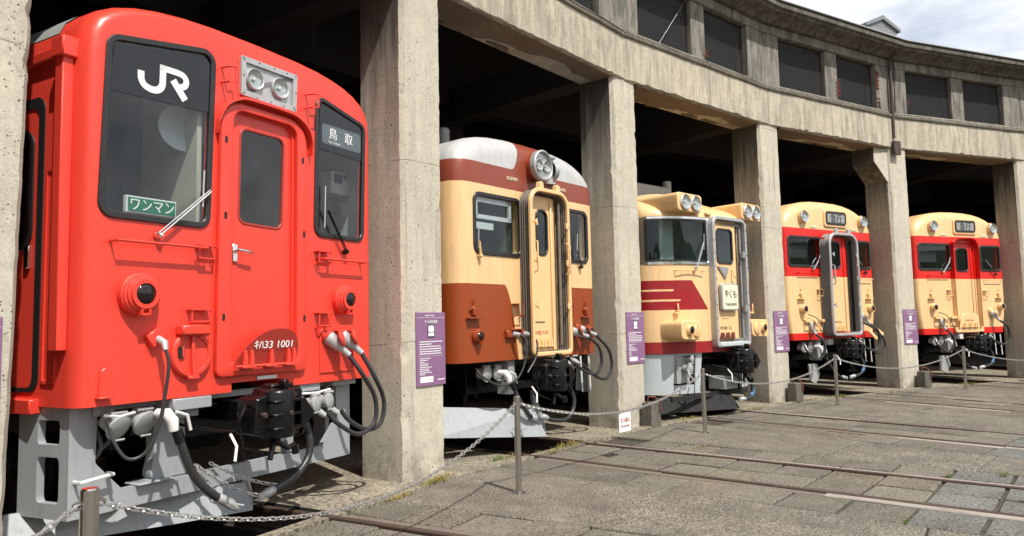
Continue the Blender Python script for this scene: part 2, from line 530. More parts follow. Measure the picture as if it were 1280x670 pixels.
M['brown'] = paint('brown', (.29, .046, .009), .34, .12, .25)
M['red58'] = paint('red58', (.66, .012, .010), .32, .08, .2)
M['grey_paint'] = paint('grey_paint', (.33, .355, .375), .42, .18, .5, dcol=(.13, .12, .11))
M['ice_paint'] = paint('ice_paint', (.50, .55, .57), .42, .10, .25, dcol=(.13, .12, .11))
M['grey_fit'] = paint('grey_fit', (.34, .35, .35), .45, .2, .5, dcol=(.08, .075, .07))
M['white_paint'] = paint('white_paint', (.72, .72, .71), .45, .12, .35)
M['silver'] = plain('silver', (.62, .62, .62), .35, .85, var=.35)
M['silver_paint'] = plain('silver_paint', (.48, .49, .50), .42, .35, var=.3)
M['chrome'] = plain('chrome', (.82, .82, .82), .16, 1.0, var=.12)
M['mirror'] = plain('mirror', (.70, .69, .66), .22, .75, var=.15, scale=40)
M['steel_post'] = plain('steel_post', (.62, .60, .58), .2, 1.0, var=.3)
M['galv'] = plain('galv', (.66, .66, .65), .35, .8, var=.35)
M['black_iron'] = plain('black_iron', (.004, .004, .0045), .30, 0, .35, var=.5)
M['black_matt'] = plain('black_matt', (.012, .012, .012), .8)
M['rubber'] = plain('rubber', (.022, .022, .023), .45, 0, var=.4)
M['hose'] = plain('hose', (.03, .03, .032), .36, 0, var=.4, scale=30)
M['grey_hose'] = plain('grey_hose', (.10, .105, .11), .45, 0, var=.4)
M['bellows'] = plain('bellows', (.20, .165, .13), .8, 0, var=.6, scale=25)
M['bellows_grey'] = plain('bellows_grey', (.27, .26, .25), .75, 0, var=.6, scale=25)
M['lens_dark'] = plain('lens_dark', (.012, .006, .006), .06, 0, var=.2)
M['cab_beige'] = plain('cab_beige', (.58, .56, .45), .6, 0, var=.15)
M['cab_green'] = plain('cab_green', (.17, .24, .21), .6, 0, var=.2)
M['cab_dark'] = plain('cab_dark', (.03, .032, .034), .6, 0)
M['band_navy'] = plain('band_navy', (.007, .010, .015), .12, 0, var=.2)
M['ink_white'] = plain('ink_white', (.80, .80, .80), .5, 0, var=.04)
M['ink_black'] = plain('ink_black', (.02, .02, .02), .5, 0)
M['ink_red'] = plain('ink_red', (.50, .05, .03), .5, 0)
M['ink_cream'] = plain('ink_cream', (.75, .65, .45), .5)
M['sign_green'] = plain('sign_green', (.012, .16, .085), .4, 0, var=.08)
M['sign_white'] = plain('sign_white', (.78, .78, .78), .45, 0, var=.06)
M['sign_cream'] = plain('sign_cream', (.74, .71, .55), .4, 0, var=.06)
M['sign_purple'] = plain('sign_purple', (.25, .125, .245), .42, 0, var=.12)
M['dest_blue'] = plain('dest_blue', (.10, .13, .15), .4, 0, var=.1)
M['dest_grey'] = plain('dest_grey', (.30, .31, .31), .4, 0, var=.3)
M['glass_dark'] = glass('glass_dark', (.86, .89, .90), .65)
M['glass_tint'] = glass('glass_tint', (.58, .68, .67), .9)
M['frost'] = plain('frost', (.70, .73, .72), .3)
M['orange'] = plain('orange', (.55, .16, .02), .5)
M['blue_tape'] = plain('blue_tape', (.06, .16, .32), .5)
def leaf(name, a, b):
    t = NT(name); v = t.coord('pos')
    return t.fin(t.mix(t.ramp(t.noise(v, 14, 3), .35, .65), a, b), .7, 0, .2)
M['dry_grass'] = leaf('dry_grass', (.34, .24, .075), (.20, .20, .055))
M['green_grass'] = leaf('green_grass', (.10, .17, .03), (.16, .19, .05))
# ------------------------------------------------------------------ layout of the roundhouse
R0 = 24.7135            # radius of the pillar faces about the turntable
DP = 0.1693303          # angle of one stall
def ang(i):             # pillar i
    return PI / 2 - DP * (i - 1)
def pol(a, r, x=0.0):   # point at radius r along angle a, x metres to the right (seen from the turntable)
    return Vector((math.cos(a) * r + math.sin(a) * x, math.sin(a) * r - math.cos(a) * x))
def trk(i):             # track i runs between pillars i-1 and i
    return ang(i - .5)
PILLARS = range(-1, 8)
BAYS = range(-1, 7)

# ------------------------------------------------------------------ ground
def build_ground():
    mb = MB()
    angs = [ang(i) for i in range(-1, 8)]
    a0, a1 = angs[0], angs[-1]
    rest = a1 + 2 * PI - a0
    n = 40
    full = angs[::-1] + [a0 + rest * k / n for k in range(1, n)]   # anticlockwise from a1
    nb = len(angs) - 1
    rr = [6, 14, 20, 24.5, 47, 120, 500, 4000]
    vid = {}
    V = [(0, 0, -.035)]
    for ri, r in enumerate(rr):
        for k, a in enumerate(full):
            vid[ri, k] = len(V); q = pol(a, r); V.append((q.x, q.y, -.035))
    Fc = []
    N = len(full)
    for k in range(N):
        Fc.append((0, vid[0, k], vid[0, (k + 1) % N]))
        for ri in range(len(rr) - 1):
            if rr[ri] == 24.5 and k < nb: continue
            Fc.append((vid[ri, k], vid[ri + 1, k], vid[ri + 1, (k + 1) % N], vid[ri, (k + 1) % N]))
    mb.add(V, Fc)
    g = mb.build('ground', 'far_ground', smooth=False)
    g['kind'] = 'structure'
    return g
ground = build_ground()
dirt = MB()
aa = [ang(-1 + k * .5) for k in range(17)]
dirt.loft([[(*pol(a, 15.5), -.03) for a in aa], [(*pol(a, 24.45), -.03) for a in aa]], False, False, closed=False)
o = dirt.build('dirt_bed', 'dirt', ground, smooth=False)

def slab(pts, zt, th, mat, parent, name, ch=.008, tilt=.004):
    """one paving piece with a chamfered upper edge"""
    c = sum((Vector(p) for p in pts), Vector((0, 0))) / len(pts)
    tx, ty = random.uniform(-tilt, tilt), random.uniform(-tilt, tilt)
    def zz(p): return zt + (p[0] - c.x) * tx + (p[1] - c.y) * ty
    ins = []
    for p in pts:
        d = (Vector(p) - c); L = d.length
        ins.append(Vector(p) - d / L * ch * 1.4)
    mb = MB()
    loops = [[(p[0] - c.x, p[1] - c.y, zt - th) for p in pts], [(p[0] - c.x, p[1] - c.y, zz(p) - ch) for p in pts],
             [(p.x - c.x, p.y - c.y, zz(p)) for p in ins]]
    mb.loft(loops)
    o = mb.build(name, mat, parent, smooth=False)
    o.location = (c.x, c.y, 0)
    return o

def quad(a, x0, x1, r0, r1, j=.0):
    q = lambda: random.uniform(-j, j)
    return [pol(a, r0 + q(), x0 + q()), pol(a, r0 + q(), x1 + q()), pol(a, r1 + q(), x1 + q()), pol(a, r1 + q(), x0 + q())]

PITCH = .487
joints = [20.46 + PITCH * k for k in range(-7, 9)]
for i in range(1, 7):
    a = trk(i)
    ks = [r for r in joints if r > (16.9 if i <= 4 else 20.9)]
    for r0, r1 in zip(ks, ks[1:] + [ks[-1] + PITCH]):
        r1 = min(r1, 24.40)
        if r1 - r0 < .1: continue
        blue = r1 < 20.6 + (.3 if i > 2 else 0)
        for x0, x1 in ((-1.25, -.70), (-.475, -.01), (.0, .465), (.68, 1.15)):
            m = 'slab_blue' if blue else ('slab_warm' if random.random() < .10 else 'slab')
            wide = x0 < -1 or x1 > 1
            g = random.uniform(.007, .015) if not blue else .017
            if r0 > 23.2 and wide and random.random() < .3: continue
            slab(quad(a, x0 + .007, x1 - .007, r0 + g, r1 - g, .006), random.uniform(-.007, .005), .08, m, ground, 'paving_slab')
# rough concrete between the tracks
for i in range(0, 6):
    a, b = trk(i), trk(i + 1)
    cuts = [16.0, 18.2, 20.3, 22.1 + random.uniform(-.4, .4), 24.42]
    for r0, r1 in zip(cuts, cuts[1:]):
        P = [pol(a, r0 + .008, 1.158), pol(b, r0 + .008, -1.258), pol(b, r1 - .008, -1.258), pol(a, r1 - .008, 1.158)]
        # halves, split by a joint down the middle
        slab(P, random.uniform(-.006, .004), .08, 'aggregate', ground, 'concrete_panel', tilt=.002)
slab([pol(trk(0), 16, -1.2), pol(trk(0), 16, 1.15), pol(trk(0), 24.42, 1.15), pol(trk(0), 24.42, -1.2)], -.002, .08, 'aggregate', ground, 'concrete_panel')
# inner apron towards the turntable
for k in range(-1, 7):
    P = [pol(ang(k), 9.6), pol(ang(k + 1), 9.6), pol(ang(k + 1), 15.98), pol(ang(k), 15.98)]
    slab(P, -.004, .08, 'aggregate', ground, 'concrete_panel', tilt=.0)

# floors of the stalls with their pits
T2 = math.tan(DP / 2)
for b in BAYS:
    a = ang(b + .5)
    mb = MB()
    yf, yb, pf = 24.43, 46.0, 24.56
    px = .66
    V = lambda x, y, z=0: (*pol(a, y, x), z)
    for s in (-1, 1):
        e0, e1 = s * (yf * T2), s * (yb * T2)
        mb.add([V(s * px, yf), V(e0, yf), V(e1, yb), V(s * px, yb)], [(0, 1, 2, 3)])
        mb.add([V(s * px, pf, 0), V(s * px, yb, 0), V(s * px, yb, -.16), V(s * px, pf, -.16)], [(0, 1, 2, 3)], 1)
        mb.add([V(s * px, pf, -.16), V(s * px, yb, -.16), V(s * .38, yb, -.16), V(s * .38, pf, -.16)], [(0, 1, 2, 3)], 1)
        mb.add([V(s * .38, pf, -.16), V(s * .38, yb, -.16), V(s * .38, yb, -1.0), V(s * .38, pf, -1.0)], [(0, 1, 2, 3)], 1)
        mb.add([V(s * px, yf), V(0, yf), V(0, pf), V(s * px, pf)], [(0, 1, 2, 3)])
        mb.add([V(0, yf, 0), V(e0, yf, 0), V(e0, yf, -.2), V(0, yf, -.2)], [(0, 1, 2, 3)])
    mb.add([V(-px, pf), V(px, pf), V(px, pf, -1), V(-px, pf, -1)], [(0, 1, 2, 3)], 1)
    mb.add([V(-.38, pf, -1), V(.38, pf, -1), V(.38, yb, -1), V(-.38, yb, -1)], [(0, 1, 2, 3)], 1)
    fl = mb.build('shed_floor', ['shed_floor', 'soot'], smooth=False)
    fl['kind'] = 'structure'
    # kerb stones along the threshold
    x = -yf * T2 + .03
    while x < yf * T2 - .1 and 0 <= b <= 5:
        L = random.uniform(.42, .75)
        x1 = min(x + L, yf * T2 - .03)
        if x1 - x > .15 and not (x1 > -.7 and x < .7):
            slab(quad(a, x + .005, x1 - .006, yf - .03, yf + random.uniform(.10, .15), .008), random.uniform(.004, .022), .06, 'kerb', fl, 'kerb_stone', .012, .02)
        x = x1 + .01

# ------------------------------------------------------------------ tracks
ROWN = ['leading to the vermilion railcar', 'leading to the brown and cream railcar', 'leading to the maroon striped railcar',
        'leading to the hooded red railcar', 'leading to the far red and cream railcar', 'at the far right end']
for i in range(1, 7):
    a = trk(i)
    t = thing('railway_track', 'rusty railway track set flush in paving, ' + ROWN[i - 1], 'railway track', (*pol(a, 20), 0), a - PI / 2, 'tracks fanning from the turntable')
    for s in (-1, 1):
        mb = MB()
        xc = s * .5335
        prof = [(-.032, .004), (.032, .004), (.034, -.006), (.030, -.036), (.009, -.045), (.009, -.13), (.06, -.142), (.06, -.155), (-.06, -.155), (-.06, -.142), (-.009, -.13), (-.009, -.045), (-.030, -.036), (-.034, -.006)]
        mb.loft([[(xc + x, -9, z) for x, z in prof], [(xc + x, 20, z) for x, z in prof]])
        mb.build('rail', 'rail_head', t, smooth=False)
        # weathered planks beside the rail
        y = -3.6
        while y < 4.35:
            L = random.uniform(1.1, 2.3)
            y1 = min(y + L, 4.35)
            w0, w1 = (.572, .69) if s < 0 else (.572, .67)
            lo, hi = (s * w1, s * w0) if s < 0 else (w0, w1)
            if True:
                m2 = MB(); zz = random.uniform(-.006, .004)
                m2.box(lo + random.uniform(0, .012), hi - random.uniform(0, .008), y + .006, y1 - .006, -.07, zz)
                m2.build('plank', 'timber' if random.random() < .6 else 'timber_red', t, smooth=False, bevel=.006)
            y = y1
            
# ------------------------------------------------------------------ roundhouse
rh = thing('roundhouse', 'weathered concrete roundhouse with open stalls, square pillars and netted upper openings', 'building', (*pol(ang(3), R0), 0))
RHL = Vector((*pol(ang(3), R0), 0))
def rhb(mb, name, mats, **k):          # parts are meshed in world space, then hung under the building
    bev = k.pop('bevel', 0)
    mb.v = [tuple(Vector(v) - RHL) for v in mb.v]
    return mb.build(name, mats, k.pop('parent', rh), bevel=bev, **k)
def frame_xf(mb, a, start=0):
    """turn local (x right, y = radius, z) into world"""
    mb.v[start:] = [(*pol(a, v[1], v[0]), v[2]) for v in mb.v[start:]]

PW, PD, PH = .622, .60, 5.20
for i in PILLARS:
    mb = MB(); c = .045
    h = PW / 2
    rg = random.Random(40 + i)
    lv = []
    zz_, chipl, chipr = -.1, 0, 0
    while zz_ < PH - .001:
        lv.append(zz_); zz_ += rg.uniform(.05, .11)
    lv.append(PH)
    loops = []
    for z in lv:                     # worn, chipped arrises
        cl = c + rg.uniform(-.004, .005) + (rg.uniform(.008, .026) if rg.random() < .06 else 0)
        cr_ = c + rg.uniform(-.004, .005) + (rg.uniform(.008, .026) if rg.random() < .06 else 0)
        w_ = rg.uniform(-.002, .002)
        loops.append([(-h + cl, R0 + w_, z), (h - cr_, R0 + w_, z), (h, R0 + cr_, z), (h, R0 + PD, z), (-h, R0 + PD, z), (-h, R0 + cl, z)])
    mb.loft(loops)
    if i == 4:      # haunch under the expansion joint
        y0, y1 = R0 + .03, R0 + PD - .03
        pr = [(-h + .02, 4.40), (-h - .42, 4.86), (-h - .42, PH + .02), (-h + .02, PH + .02)]
        mb.loft([[(x, y0, z) for x, z in pr], [(x, y1, z) for x, z in pr]])
    if i == 0: mb.v = [(x + (.115 if x > 0 else 0) * z / 5.2 + (.0 if x > 0 else 0), y, z) for x, y, z in mb.v]
    frame_xf(mb, ang(i))
    rhb(mb, 'pillar', 'concrete_front', smooth=True, angle=28)

def mitre(y0, y1, x0f=-1, x1f=1, g=.0):
    """plan outline of a piece of one bay; x given as fraction -1..1 of the half chord"""
    return [(x0f * y0 * T2 + (g if x0f == -1 else 0), y0), (x1f * y0 * T2 - (g if x1f == 1 else 0), y0), (x1f * y1 * T2 - (g if x1f == 1 else 0), y1), (x0f * y1 * T2 + (g if x0f == -1 else 0), y1)]
YB = R0 * math.cos(DP / 2) - .02       # beam face
def fx(f): return -1 + 2 * f
t = NT('wire_net')
v = t.coord('obj')
def wav(vv, sc, rot):
    m = t.n.new('ShaderNodeMapping'); m.inputs['Rotation'].default_value = rot; t.l.new(vv, m.inputs['Vector'])
    w = t.n.new('ShaderNodeTexWave'); w.inputs['Scale'].default_value = sc; t.l.new(m.outputs[0], w.inputs['Vector'])
    return w.outputs['Fac']
lines = t.math('MAXIMUM', t.ramp(wav(v, 9.5, (0, rad(58), 0)), .80, .92), t.ramp(wav(v, 9.5, (0, rad(-58), 0)), .80, .92))
tr = t.n.new('ShaderNodeBsdfTransparent'); mx = t.n.new('ShaderNodeMixShader')
t.p.inputs['Base Color'].default_value = (.034, .036, .042, 1); t.p.inputs['Roughness'].default_value = .6
t.l.new(t.math('ADD', t.math('MULTIPLY', lines, .85), .0), mx.inputs[0]); t.l.new(tr.outputs[0], mx.inputs[1]); t.l.new(t.p.outputs[0], mx.inputs[2])
t.l.new(mx.outputs[0], t.out.inputs[0])
M['net'] = t.m

for b in BAYS:
    a = ang(b + .5)
    # main beam
    mb = MB()
    pl = mitre(YB, YB + .62, g=.003)
    n = 4
    rg = random.Random(70 + b); n = 46; loops = []
    for k in range(n + 1):           # worn lower edge
        q = k / n; e = .012 + rg.uniform(-.006, .012) + (rg.uniform(.01, .03) if rg.random() < .1 else 0)
        fr_ = Vector(pl[0]).lerp(Vector(pl[1]), q); bk_ = Vector(pl[3]).lerp(Vector(pl[2]), q); w_ = rg.uniform(-.0025, .0025)
        loops.append([(fr_.x, fr_.y + w_, 5.185 + e), (fr_.x, fr_.y + w_, 5.85), (fr_.x, fr_.y + .012, 5.86), (bk_.x, bk_.y, 5.86), (bk_.x, bk_.y, 5.185), (fr_.x, fr_.y + e, 5.185)])
    mb.loft(loops)
    frame_xf(mb, a)
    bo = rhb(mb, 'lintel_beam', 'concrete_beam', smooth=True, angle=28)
    # peeling render on the underside, ragged inner edge
    mb = MB(); xs = [-1.76 + 3.52 * k / 34 for k in range(35)]
    rg = random.Random(b * 7 + 3)
    ph = rg.uniform(0, 6)
    edge = [YB + .40 + .13 * math.sin(x * 1.7 + ph) + .05 * math.sin(x * 6.1 + ph * 2) + rg.uniform(-.025, .025) for x in xs]
    mb.loft([[(x, YB + .025, 5.158) for x in xs], [(x, e, 5.150) for x, e in zip(xs, edge)], [(x, e + .004, 5.187) for x, e in zip(xs, edge)], [(x, YB + .012, 5.187) for x in xs]] + [[(x, YB + .025, 5.158) for x in xs]], False, False, closed=False)
    frame_xf(mb, a)
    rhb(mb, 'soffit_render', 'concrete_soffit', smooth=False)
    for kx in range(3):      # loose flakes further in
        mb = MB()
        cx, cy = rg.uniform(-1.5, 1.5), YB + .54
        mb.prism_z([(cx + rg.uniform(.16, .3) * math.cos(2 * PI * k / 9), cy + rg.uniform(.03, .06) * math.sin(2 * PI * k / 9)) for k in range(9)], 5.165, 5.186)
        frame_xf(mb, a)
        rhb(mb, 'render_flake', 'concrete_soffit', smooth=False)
    # string course and sill
    mb = MB(); mb.prism_z(mitre(YB - .03, YB + .2, g=.004), 5.863, 5.925); frame_xf(mb, a)
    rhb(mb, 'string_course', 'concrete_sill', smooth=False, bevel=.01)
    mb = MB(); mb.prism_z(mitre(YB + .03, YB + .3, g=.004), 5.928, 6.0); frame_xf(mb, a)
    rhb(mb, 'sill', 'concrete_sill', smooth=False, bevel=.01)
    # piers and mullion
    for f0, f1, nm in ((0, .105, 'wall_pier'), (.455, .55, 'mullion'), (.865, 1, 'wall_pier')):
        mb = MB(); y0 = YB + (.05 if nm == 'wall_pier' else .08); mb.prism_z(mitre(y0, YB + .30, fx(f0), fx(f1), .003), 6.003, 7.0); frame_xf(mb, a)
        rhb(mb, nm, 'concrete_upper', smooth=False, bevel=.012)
    for f0, f1 in ((.105, .455), (.55, .865)):
        mb = MB()
        x0, x1 = fx(f0) * YB * T2, fx(f1) * YB * T2
        y = YB + .17
        mb.box(x0 + .01, x1 - .01, y, y + .004, 6.01, 6.99)
        cc = ((x0 + x1) / 2, y, 6.5)
        q = mb
        me = MB(); me.v = [(p[0] - cc[0], p[1] - cc[1], p[2] - cc[2]) for p in q.v]; me.f = q.f; me.mi = q.mi
        fr = MB()
        for z in (6.012, 6.976): fr.box(x0 + .005, x1 - .005, y - .012, y + .016, z, z + .02)
        for x in (x0 + .005, x1 - .025): fr.box(x, x + .02, y - .012, y + .016, 6.032, 6.976)
        frame_xf(fr, a)
        fro = rhb(fr, 'window_frame', 'dark_iron', smooth=False)
        w = pol(a, cc[1], cc[0])
        no = me.build('wire_net', 'net', fro, smooth=False)
        no.location = Vector((w.x, w.y, cc[2])) - RHL; no.rotation_euler = (0, 0, a - PI / 2)
    mb = MB(); mb.prism_z(mitre(YB + .05, YB + .32, g=.003), 7.003, 7.18); frame_xf(mb, a)
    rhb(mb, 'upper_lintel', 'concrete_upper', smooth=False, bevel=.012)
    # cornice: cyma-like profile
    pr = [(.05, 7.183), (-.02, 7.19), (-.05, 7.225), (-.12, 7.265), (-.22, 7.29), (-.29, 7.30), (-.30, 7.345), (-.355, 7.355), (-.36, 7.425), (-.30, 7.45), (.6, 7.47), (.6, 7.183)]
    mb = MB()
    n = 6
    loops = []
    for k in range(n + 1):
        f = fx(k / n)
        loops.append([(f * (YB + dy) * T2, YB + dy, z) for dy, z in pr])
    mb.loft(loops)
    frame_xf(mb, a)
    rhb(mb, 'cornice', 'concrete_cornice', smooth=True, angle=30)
    # metal flashing along the roof edge
    mb = MB(); mb.prism_z(mitre(YB - .385, YB + .1, g=.002), 7.472, 7.492); frame_xf(mb, a)
    rhb(mb, 'roof_flashing', 'silver_paint', smooth=False)
    # cables clipped to the string course
    mb = MB()
    for dz, dy in ((5.945, -.012), (5.90, -.045)):
        p = [(fx(k / 12) * (YB) * T2, YB + dy, dz + .008 * math.sin(k * 1.9 + b)) for k in range(13)]
        mb.tube(p, .006, 6)
    frame_xf(mb, a)
    rhb(mb, 'cable', 'dark_iron')
    # roof and ceiling
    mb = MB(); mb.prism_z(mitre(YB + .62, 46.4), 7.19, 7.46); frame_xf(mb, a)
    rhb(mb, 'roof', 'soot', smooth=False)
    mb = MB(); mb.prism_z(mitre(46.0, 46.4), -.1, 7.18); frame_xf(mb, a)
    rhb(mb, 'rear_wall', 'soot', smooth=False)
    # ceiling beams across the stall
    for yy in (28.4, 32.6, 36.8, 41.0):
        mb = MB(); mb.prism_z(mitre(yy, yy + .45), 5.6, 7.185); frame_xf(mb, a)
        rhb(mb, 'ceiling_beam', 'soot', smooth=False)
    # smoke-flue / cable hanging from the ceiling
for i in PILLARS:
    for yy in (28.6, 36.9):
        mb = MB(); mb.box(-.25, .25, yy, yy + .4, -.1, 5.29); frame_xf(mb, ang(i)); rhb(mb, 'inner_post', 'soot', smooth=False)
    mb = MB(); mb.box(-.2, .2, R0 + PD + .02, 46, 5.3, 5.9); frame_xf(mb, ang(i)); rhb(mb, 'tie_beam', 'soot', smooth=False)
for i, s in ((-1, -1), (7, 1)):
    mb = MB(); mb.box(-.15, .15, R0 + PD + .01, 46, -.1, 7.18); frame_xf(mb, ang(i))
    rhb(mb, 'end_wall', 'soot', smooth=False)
# drainpipe with its box at the expansion joint
mb = MB()
mb.tube([(-.14, R0 - .22, 7.24), (-.14, R0 - .05, 7.10), (-.14, R0 - .05, 5.4)], .035, 8)
mb.tube([(.06, R0 - .02, 7.15), (.08, R0 + .02, 6.6), (.05, R0 + .01, 6.0)], .012, 6)
frame_xf(mb, ang(4)); dp_ = rhb(mb, 'drainpipe', 'brown_iron')
mb = MB(); mb.box(-.235, -.02, R0 - .12, R0 - .055, 5.02, 5.32); frame_xf(mb, ang(4)); rhb(mb, 'junction_box', 'brown_iron', parent=dp_, bevel=.008)
# exposed reinforcement where the concrete has broken away
for bb, f, z0, z1 in ((3, .545, 6.04, 6.42), (3, .875, 6.42, 6.86), (3, .88, 6.02, 6.2), (2, .545, 6.03, 6.2), (3, -.005, 6.95, 7.0), (4, .115, 6.2, 6.34)):
    mb = MB(); a = ang(bb + .5); x = fx(f) * YB * T2; y = YB + .055
    for k in range(3):
        mb.tube([(x + .03 * k - .03, y - .004, z0 + random.uniform(0, .05)), (x + .03 * k - .03 + random.uniform(-.01, .01), y - .012, z1 - random.uniform(0, .05))], .008, 5)
    for k in range(int((z1 - z0) / .09) + 1):
        z = z0 + .04 + k * .09
        mb.tube([(x - .07, y - .004, z + random.uniform(-.02, .02)), (x, y - .02, z), (x + .07, y - .004, z + random.uniform(-.02, .02))], .007, 5)
    frame_xf(mb, a); rhb(mb, 'exposed_rebar', 'red_iron')
# roof ventilator with a small gabled cap
mb = MB(); x0, x1, y0, y1 = -.45, .55, 25.55, 27.6
M['vent_grey'] = plain('vent_grey', (.22, .235, .25), .45, .1, var=.15)
mb.prism([(x0, 8.41), (x1, 8.41), (.05, 8.60)], y0 + .001, y1 - .001)
VA = ang(4.20)
mb.box(x0, x1, y0, y1, 7.45, 8.42)
frame_xf(mb, VA); vent = rhb(mb, 'roof_ventilator', 'vent_grey', smooth=False, bevel=.01)
mb = MB()
gp = [(x0 - .08, 8.34), (0.05, 8.58), (x1 + .08, 8.34), (x1 + .08, 8.42), (0.05, 8.68), (x0 - .08, 8.42)]
mb.loft([[(x, y0 - .05, z) for x, z in gp], [(x, y1 + .05, z) for x, z in gp]])
frame_xf(mb, VA); rhb(mb, 'ventilator_cap', 'vent_grey', parent=vent, smooth=False)
mb = MB(); mb.box(x0 - .2, x1 + .45, y0 - .35, y0 - .02, 7.50, 7.55); frame_xf(mb, VA); rhb(mb, 'flashing', 'dark_iron', parent=vent, smooth=False)
# a loose stay wire across the openings of the second bay
mb = MB(); mb.tube([(-1.15, YB + .05, 5.98), (-.25, YB + .12, 7.0)], .0028, 5); frame_xf(mb, ang(2.5)); rhb(mb, 'stay_wire', 'galv')

# ------------------------------------------------------------------ information boards on the pillars
BN = {0: ('キハ33形', 'at the left edge'), 1: ('キハ33形気動車', 'on the broad pillar beside the vermilion railcar'), 2: ('キハ52形気動車', 'on the pillar with the white notice'),
      3: ('キハ181系気動車', 'on the pillar right of the maroon striped railcar'), 4: ('キハ58系気動車', 'on the pillar below the drainpipe')}
for i in range(0, 5):
    a = ang(i)
    t = thing('information_board', 'purple information board with white print ' + BN[i][1], 'sign', (*pol(a, R0, -.045 if i == 0 else 0), .88 if i == 0 else .92), a - PI / 2, 'purple boards on the pillars')
    x0, x1 = -.155, .296
    mb = MB(); mb.box(x0, x1, -.016, -.002, 0, .75); mb.build('panel', 'sign_purple', t, smooth=False, bevel=.002)
    xc = (x0 + x1) / 2
    text_obj('heading', '収蔵車両 展示解説', .017, (xc - .02, -.018, .718), 'ink_white', t, .0008)
    text_obj('title', BN[i][0], .037, (xc, -.018, .655), 'ink_white', t, .0008, width=.2)
    mb = MB(); mb.box(x0 + .01, x1 - .01, -.0178, -.0165, .694, .697); mb.box(x0 + .03, x1 - .04, -.0178, -.0165, .30, .302)
    rg = random.Random(i)
    for k, z in enumerate((.445, .42, .395, .37, .345, .322)):
        x = x0 + .045; xe = x1 - .05 - (.17 if k == 1 else rg.uniform(0, .03))
        while x < xe:
            w = rg.uniform(.012, .05); mb.box(x, min(x + w, xe), -.0178, -.0165, z, z + .010); x += w + .005
    for k in range(10):
        z = .275 - k * .018; x = x0 + .045; xe = x + rg.uniform(.04, .22)
        while x < xe:
            w = rg.uniform(.01, .03); mb.box(x, min(x + w, xe), -.0178, -.0165, z, z + .008); x += w + .005
    mb.build('print', 'ink_white', t, smooth=False, kind='stuff')
    mb = MB(); mb.box(x0 + .05, x0 + .25, -.0182, -.0165, .035, .095); mb.build('logo_strip', 'sign_white', t, smooth=False)
    mb = MB(); mb.prism(rrect(xc - .055, xc + .055, .49, .625, .025), -.0178, -.0165); p_ = mb.build('picture', 'ink_black', t, smooth=False)
    mb = MB(); mb.prism(rrect(xc - .045, xc + .045, .545, .615, .02), -.0188, -.0176); mb.box(xc - .045, xc + .045, -.0188, -.0176, .505, .54); mb.build('picture_light', 'sign_white', p_, smooth=False)
    mb = MB(); mb.box(x1 - .13, x1 - .02, -.0182, -.0165, .05, .06); mb.build('footer', 'ink_white', t, smooth=False)

# ------------------------------------------------------------------ weights at the pillar feet
M['old_block'] = concrete('old_block', (.20, .18, .15), (.13, .118, .10), stain_amt=.9, pits=.6, grime=.5)
for i, w in ((2, 'behind the hanging white notice'), (3, 'right of the maroon striped railcar'), (4, 'at the foot of the pillar with the drainpipe')):
    a = ang(i)
    t = thing('weight_block', 'dark concrete weight with rusty red handle ' + w, 'weight', (*pol(a, R0 - .15, .20), 0), a - PI / 2 + random.uniform(-.08, .08), 'weights by the pillars')
    mb = MB(); mb.loft([[(-.115, -.10, 0), (.115, -.10, 0), (.115, .10, 0), (-.115, .10, 0)], [(-.105, -.09, .35), (.105, -.09, .35), (.105, .09, .35), (-.105, .09, .35)]])
    mb.build('block', 'old_block', t, smooth=False, bevel=.012)
    mb = MB(); mb.tube([(-.08, 0, .33), (-.075, -.01, .43), (.06, -.02, .425), (.075, -.06, .38), (.08, -.105, .32), (.08, -.11, .20)], .012, 7); mb.build('handle', 'red_iron', t)

# ------------------------------------------------------------------ barrier posts and chains
POSTS = [(-4.03, 23.12, .85, .038), (-.09, 23.53, .872, .029), (4.07, 23.28, .868, .029), (8.03, 22.33, .885, .029), (11.93, 20.61, .88, .029), (15.3, 18.1, .87, .029)]
PNAM = ['at the lower left below the vermilion railcar', 'in front of the broad pillar and brown railcar', 'in front of the maroon striped railcar', 'in front of the fourth railcar with the gangway hood', 'in front of the rightmost railcar', 'beyond the right edge']
tops = []
for k, (x, y, h, r) in enumerate(POSTS[:5] + [POSTS[5]]):
    t = thing('barrier_post', 'slim stainless steel barrier post ' + PNAM[k], 'post', (x, y, 0), 0, 'chain barrier posts')
    mb = MB(); mb.lathe((0, 0, 0), (0, 0, 1), [(r, 0), (r, h - .006), (r - .006, h)], 20, cap0=True, cap1=True); mb.build('pole', 'steel_post', t)
    mb = MB(); mb.lathe((0, 0, 0), (0, 0, 1), [(r + .03, .001), (r + .03, .008), (r + .002, .012)], 20); mb.build('base_flange', 'steel_post', t)
    for s in (-1, 1):
        mb = MB()
        mb.lathe((s * (r + .014), 0, h - .07), (0, 1, 0), [(.012, -.004), (.020, -.004), (.020, .004), (.012, .004), (.012, -.004)], 12)
        mb.build('eye', 'steel_post', t)
    tops.append((x, y, h - .075, r))
CN = ['hanging low between the lower left post and the broad pillar', 'carrying the white notice', 'in front of the maroon striped railcar right side', 'in front of the far right railcar', 'running out at the right edge']
for k in range(5):
    a, b = tops[k], tops[k + 1]
    d = (Vector(b[:2]) - Vector(a[:2])).normalized()
    A = (a[0] + d.x * (a[3] + .02), a[1] + d.y * (a[3] + .02), a[2]); B = (b[0] - d.x * (b[3] + .02), b[1] - d.y * (b[3] + .02), b[2])
    mb = MB()
    chain_mesh(mb, catenary(A, B, [.41, .27, .26, .26, .28][k], 60), .040, .0046, .0125)
    o = mb.build('barrier_chain', 'galv'); tag(o, 'grey metal link chain ' + CN[k], 'chain', 'chains between the barrier posts')
a = tops[0]
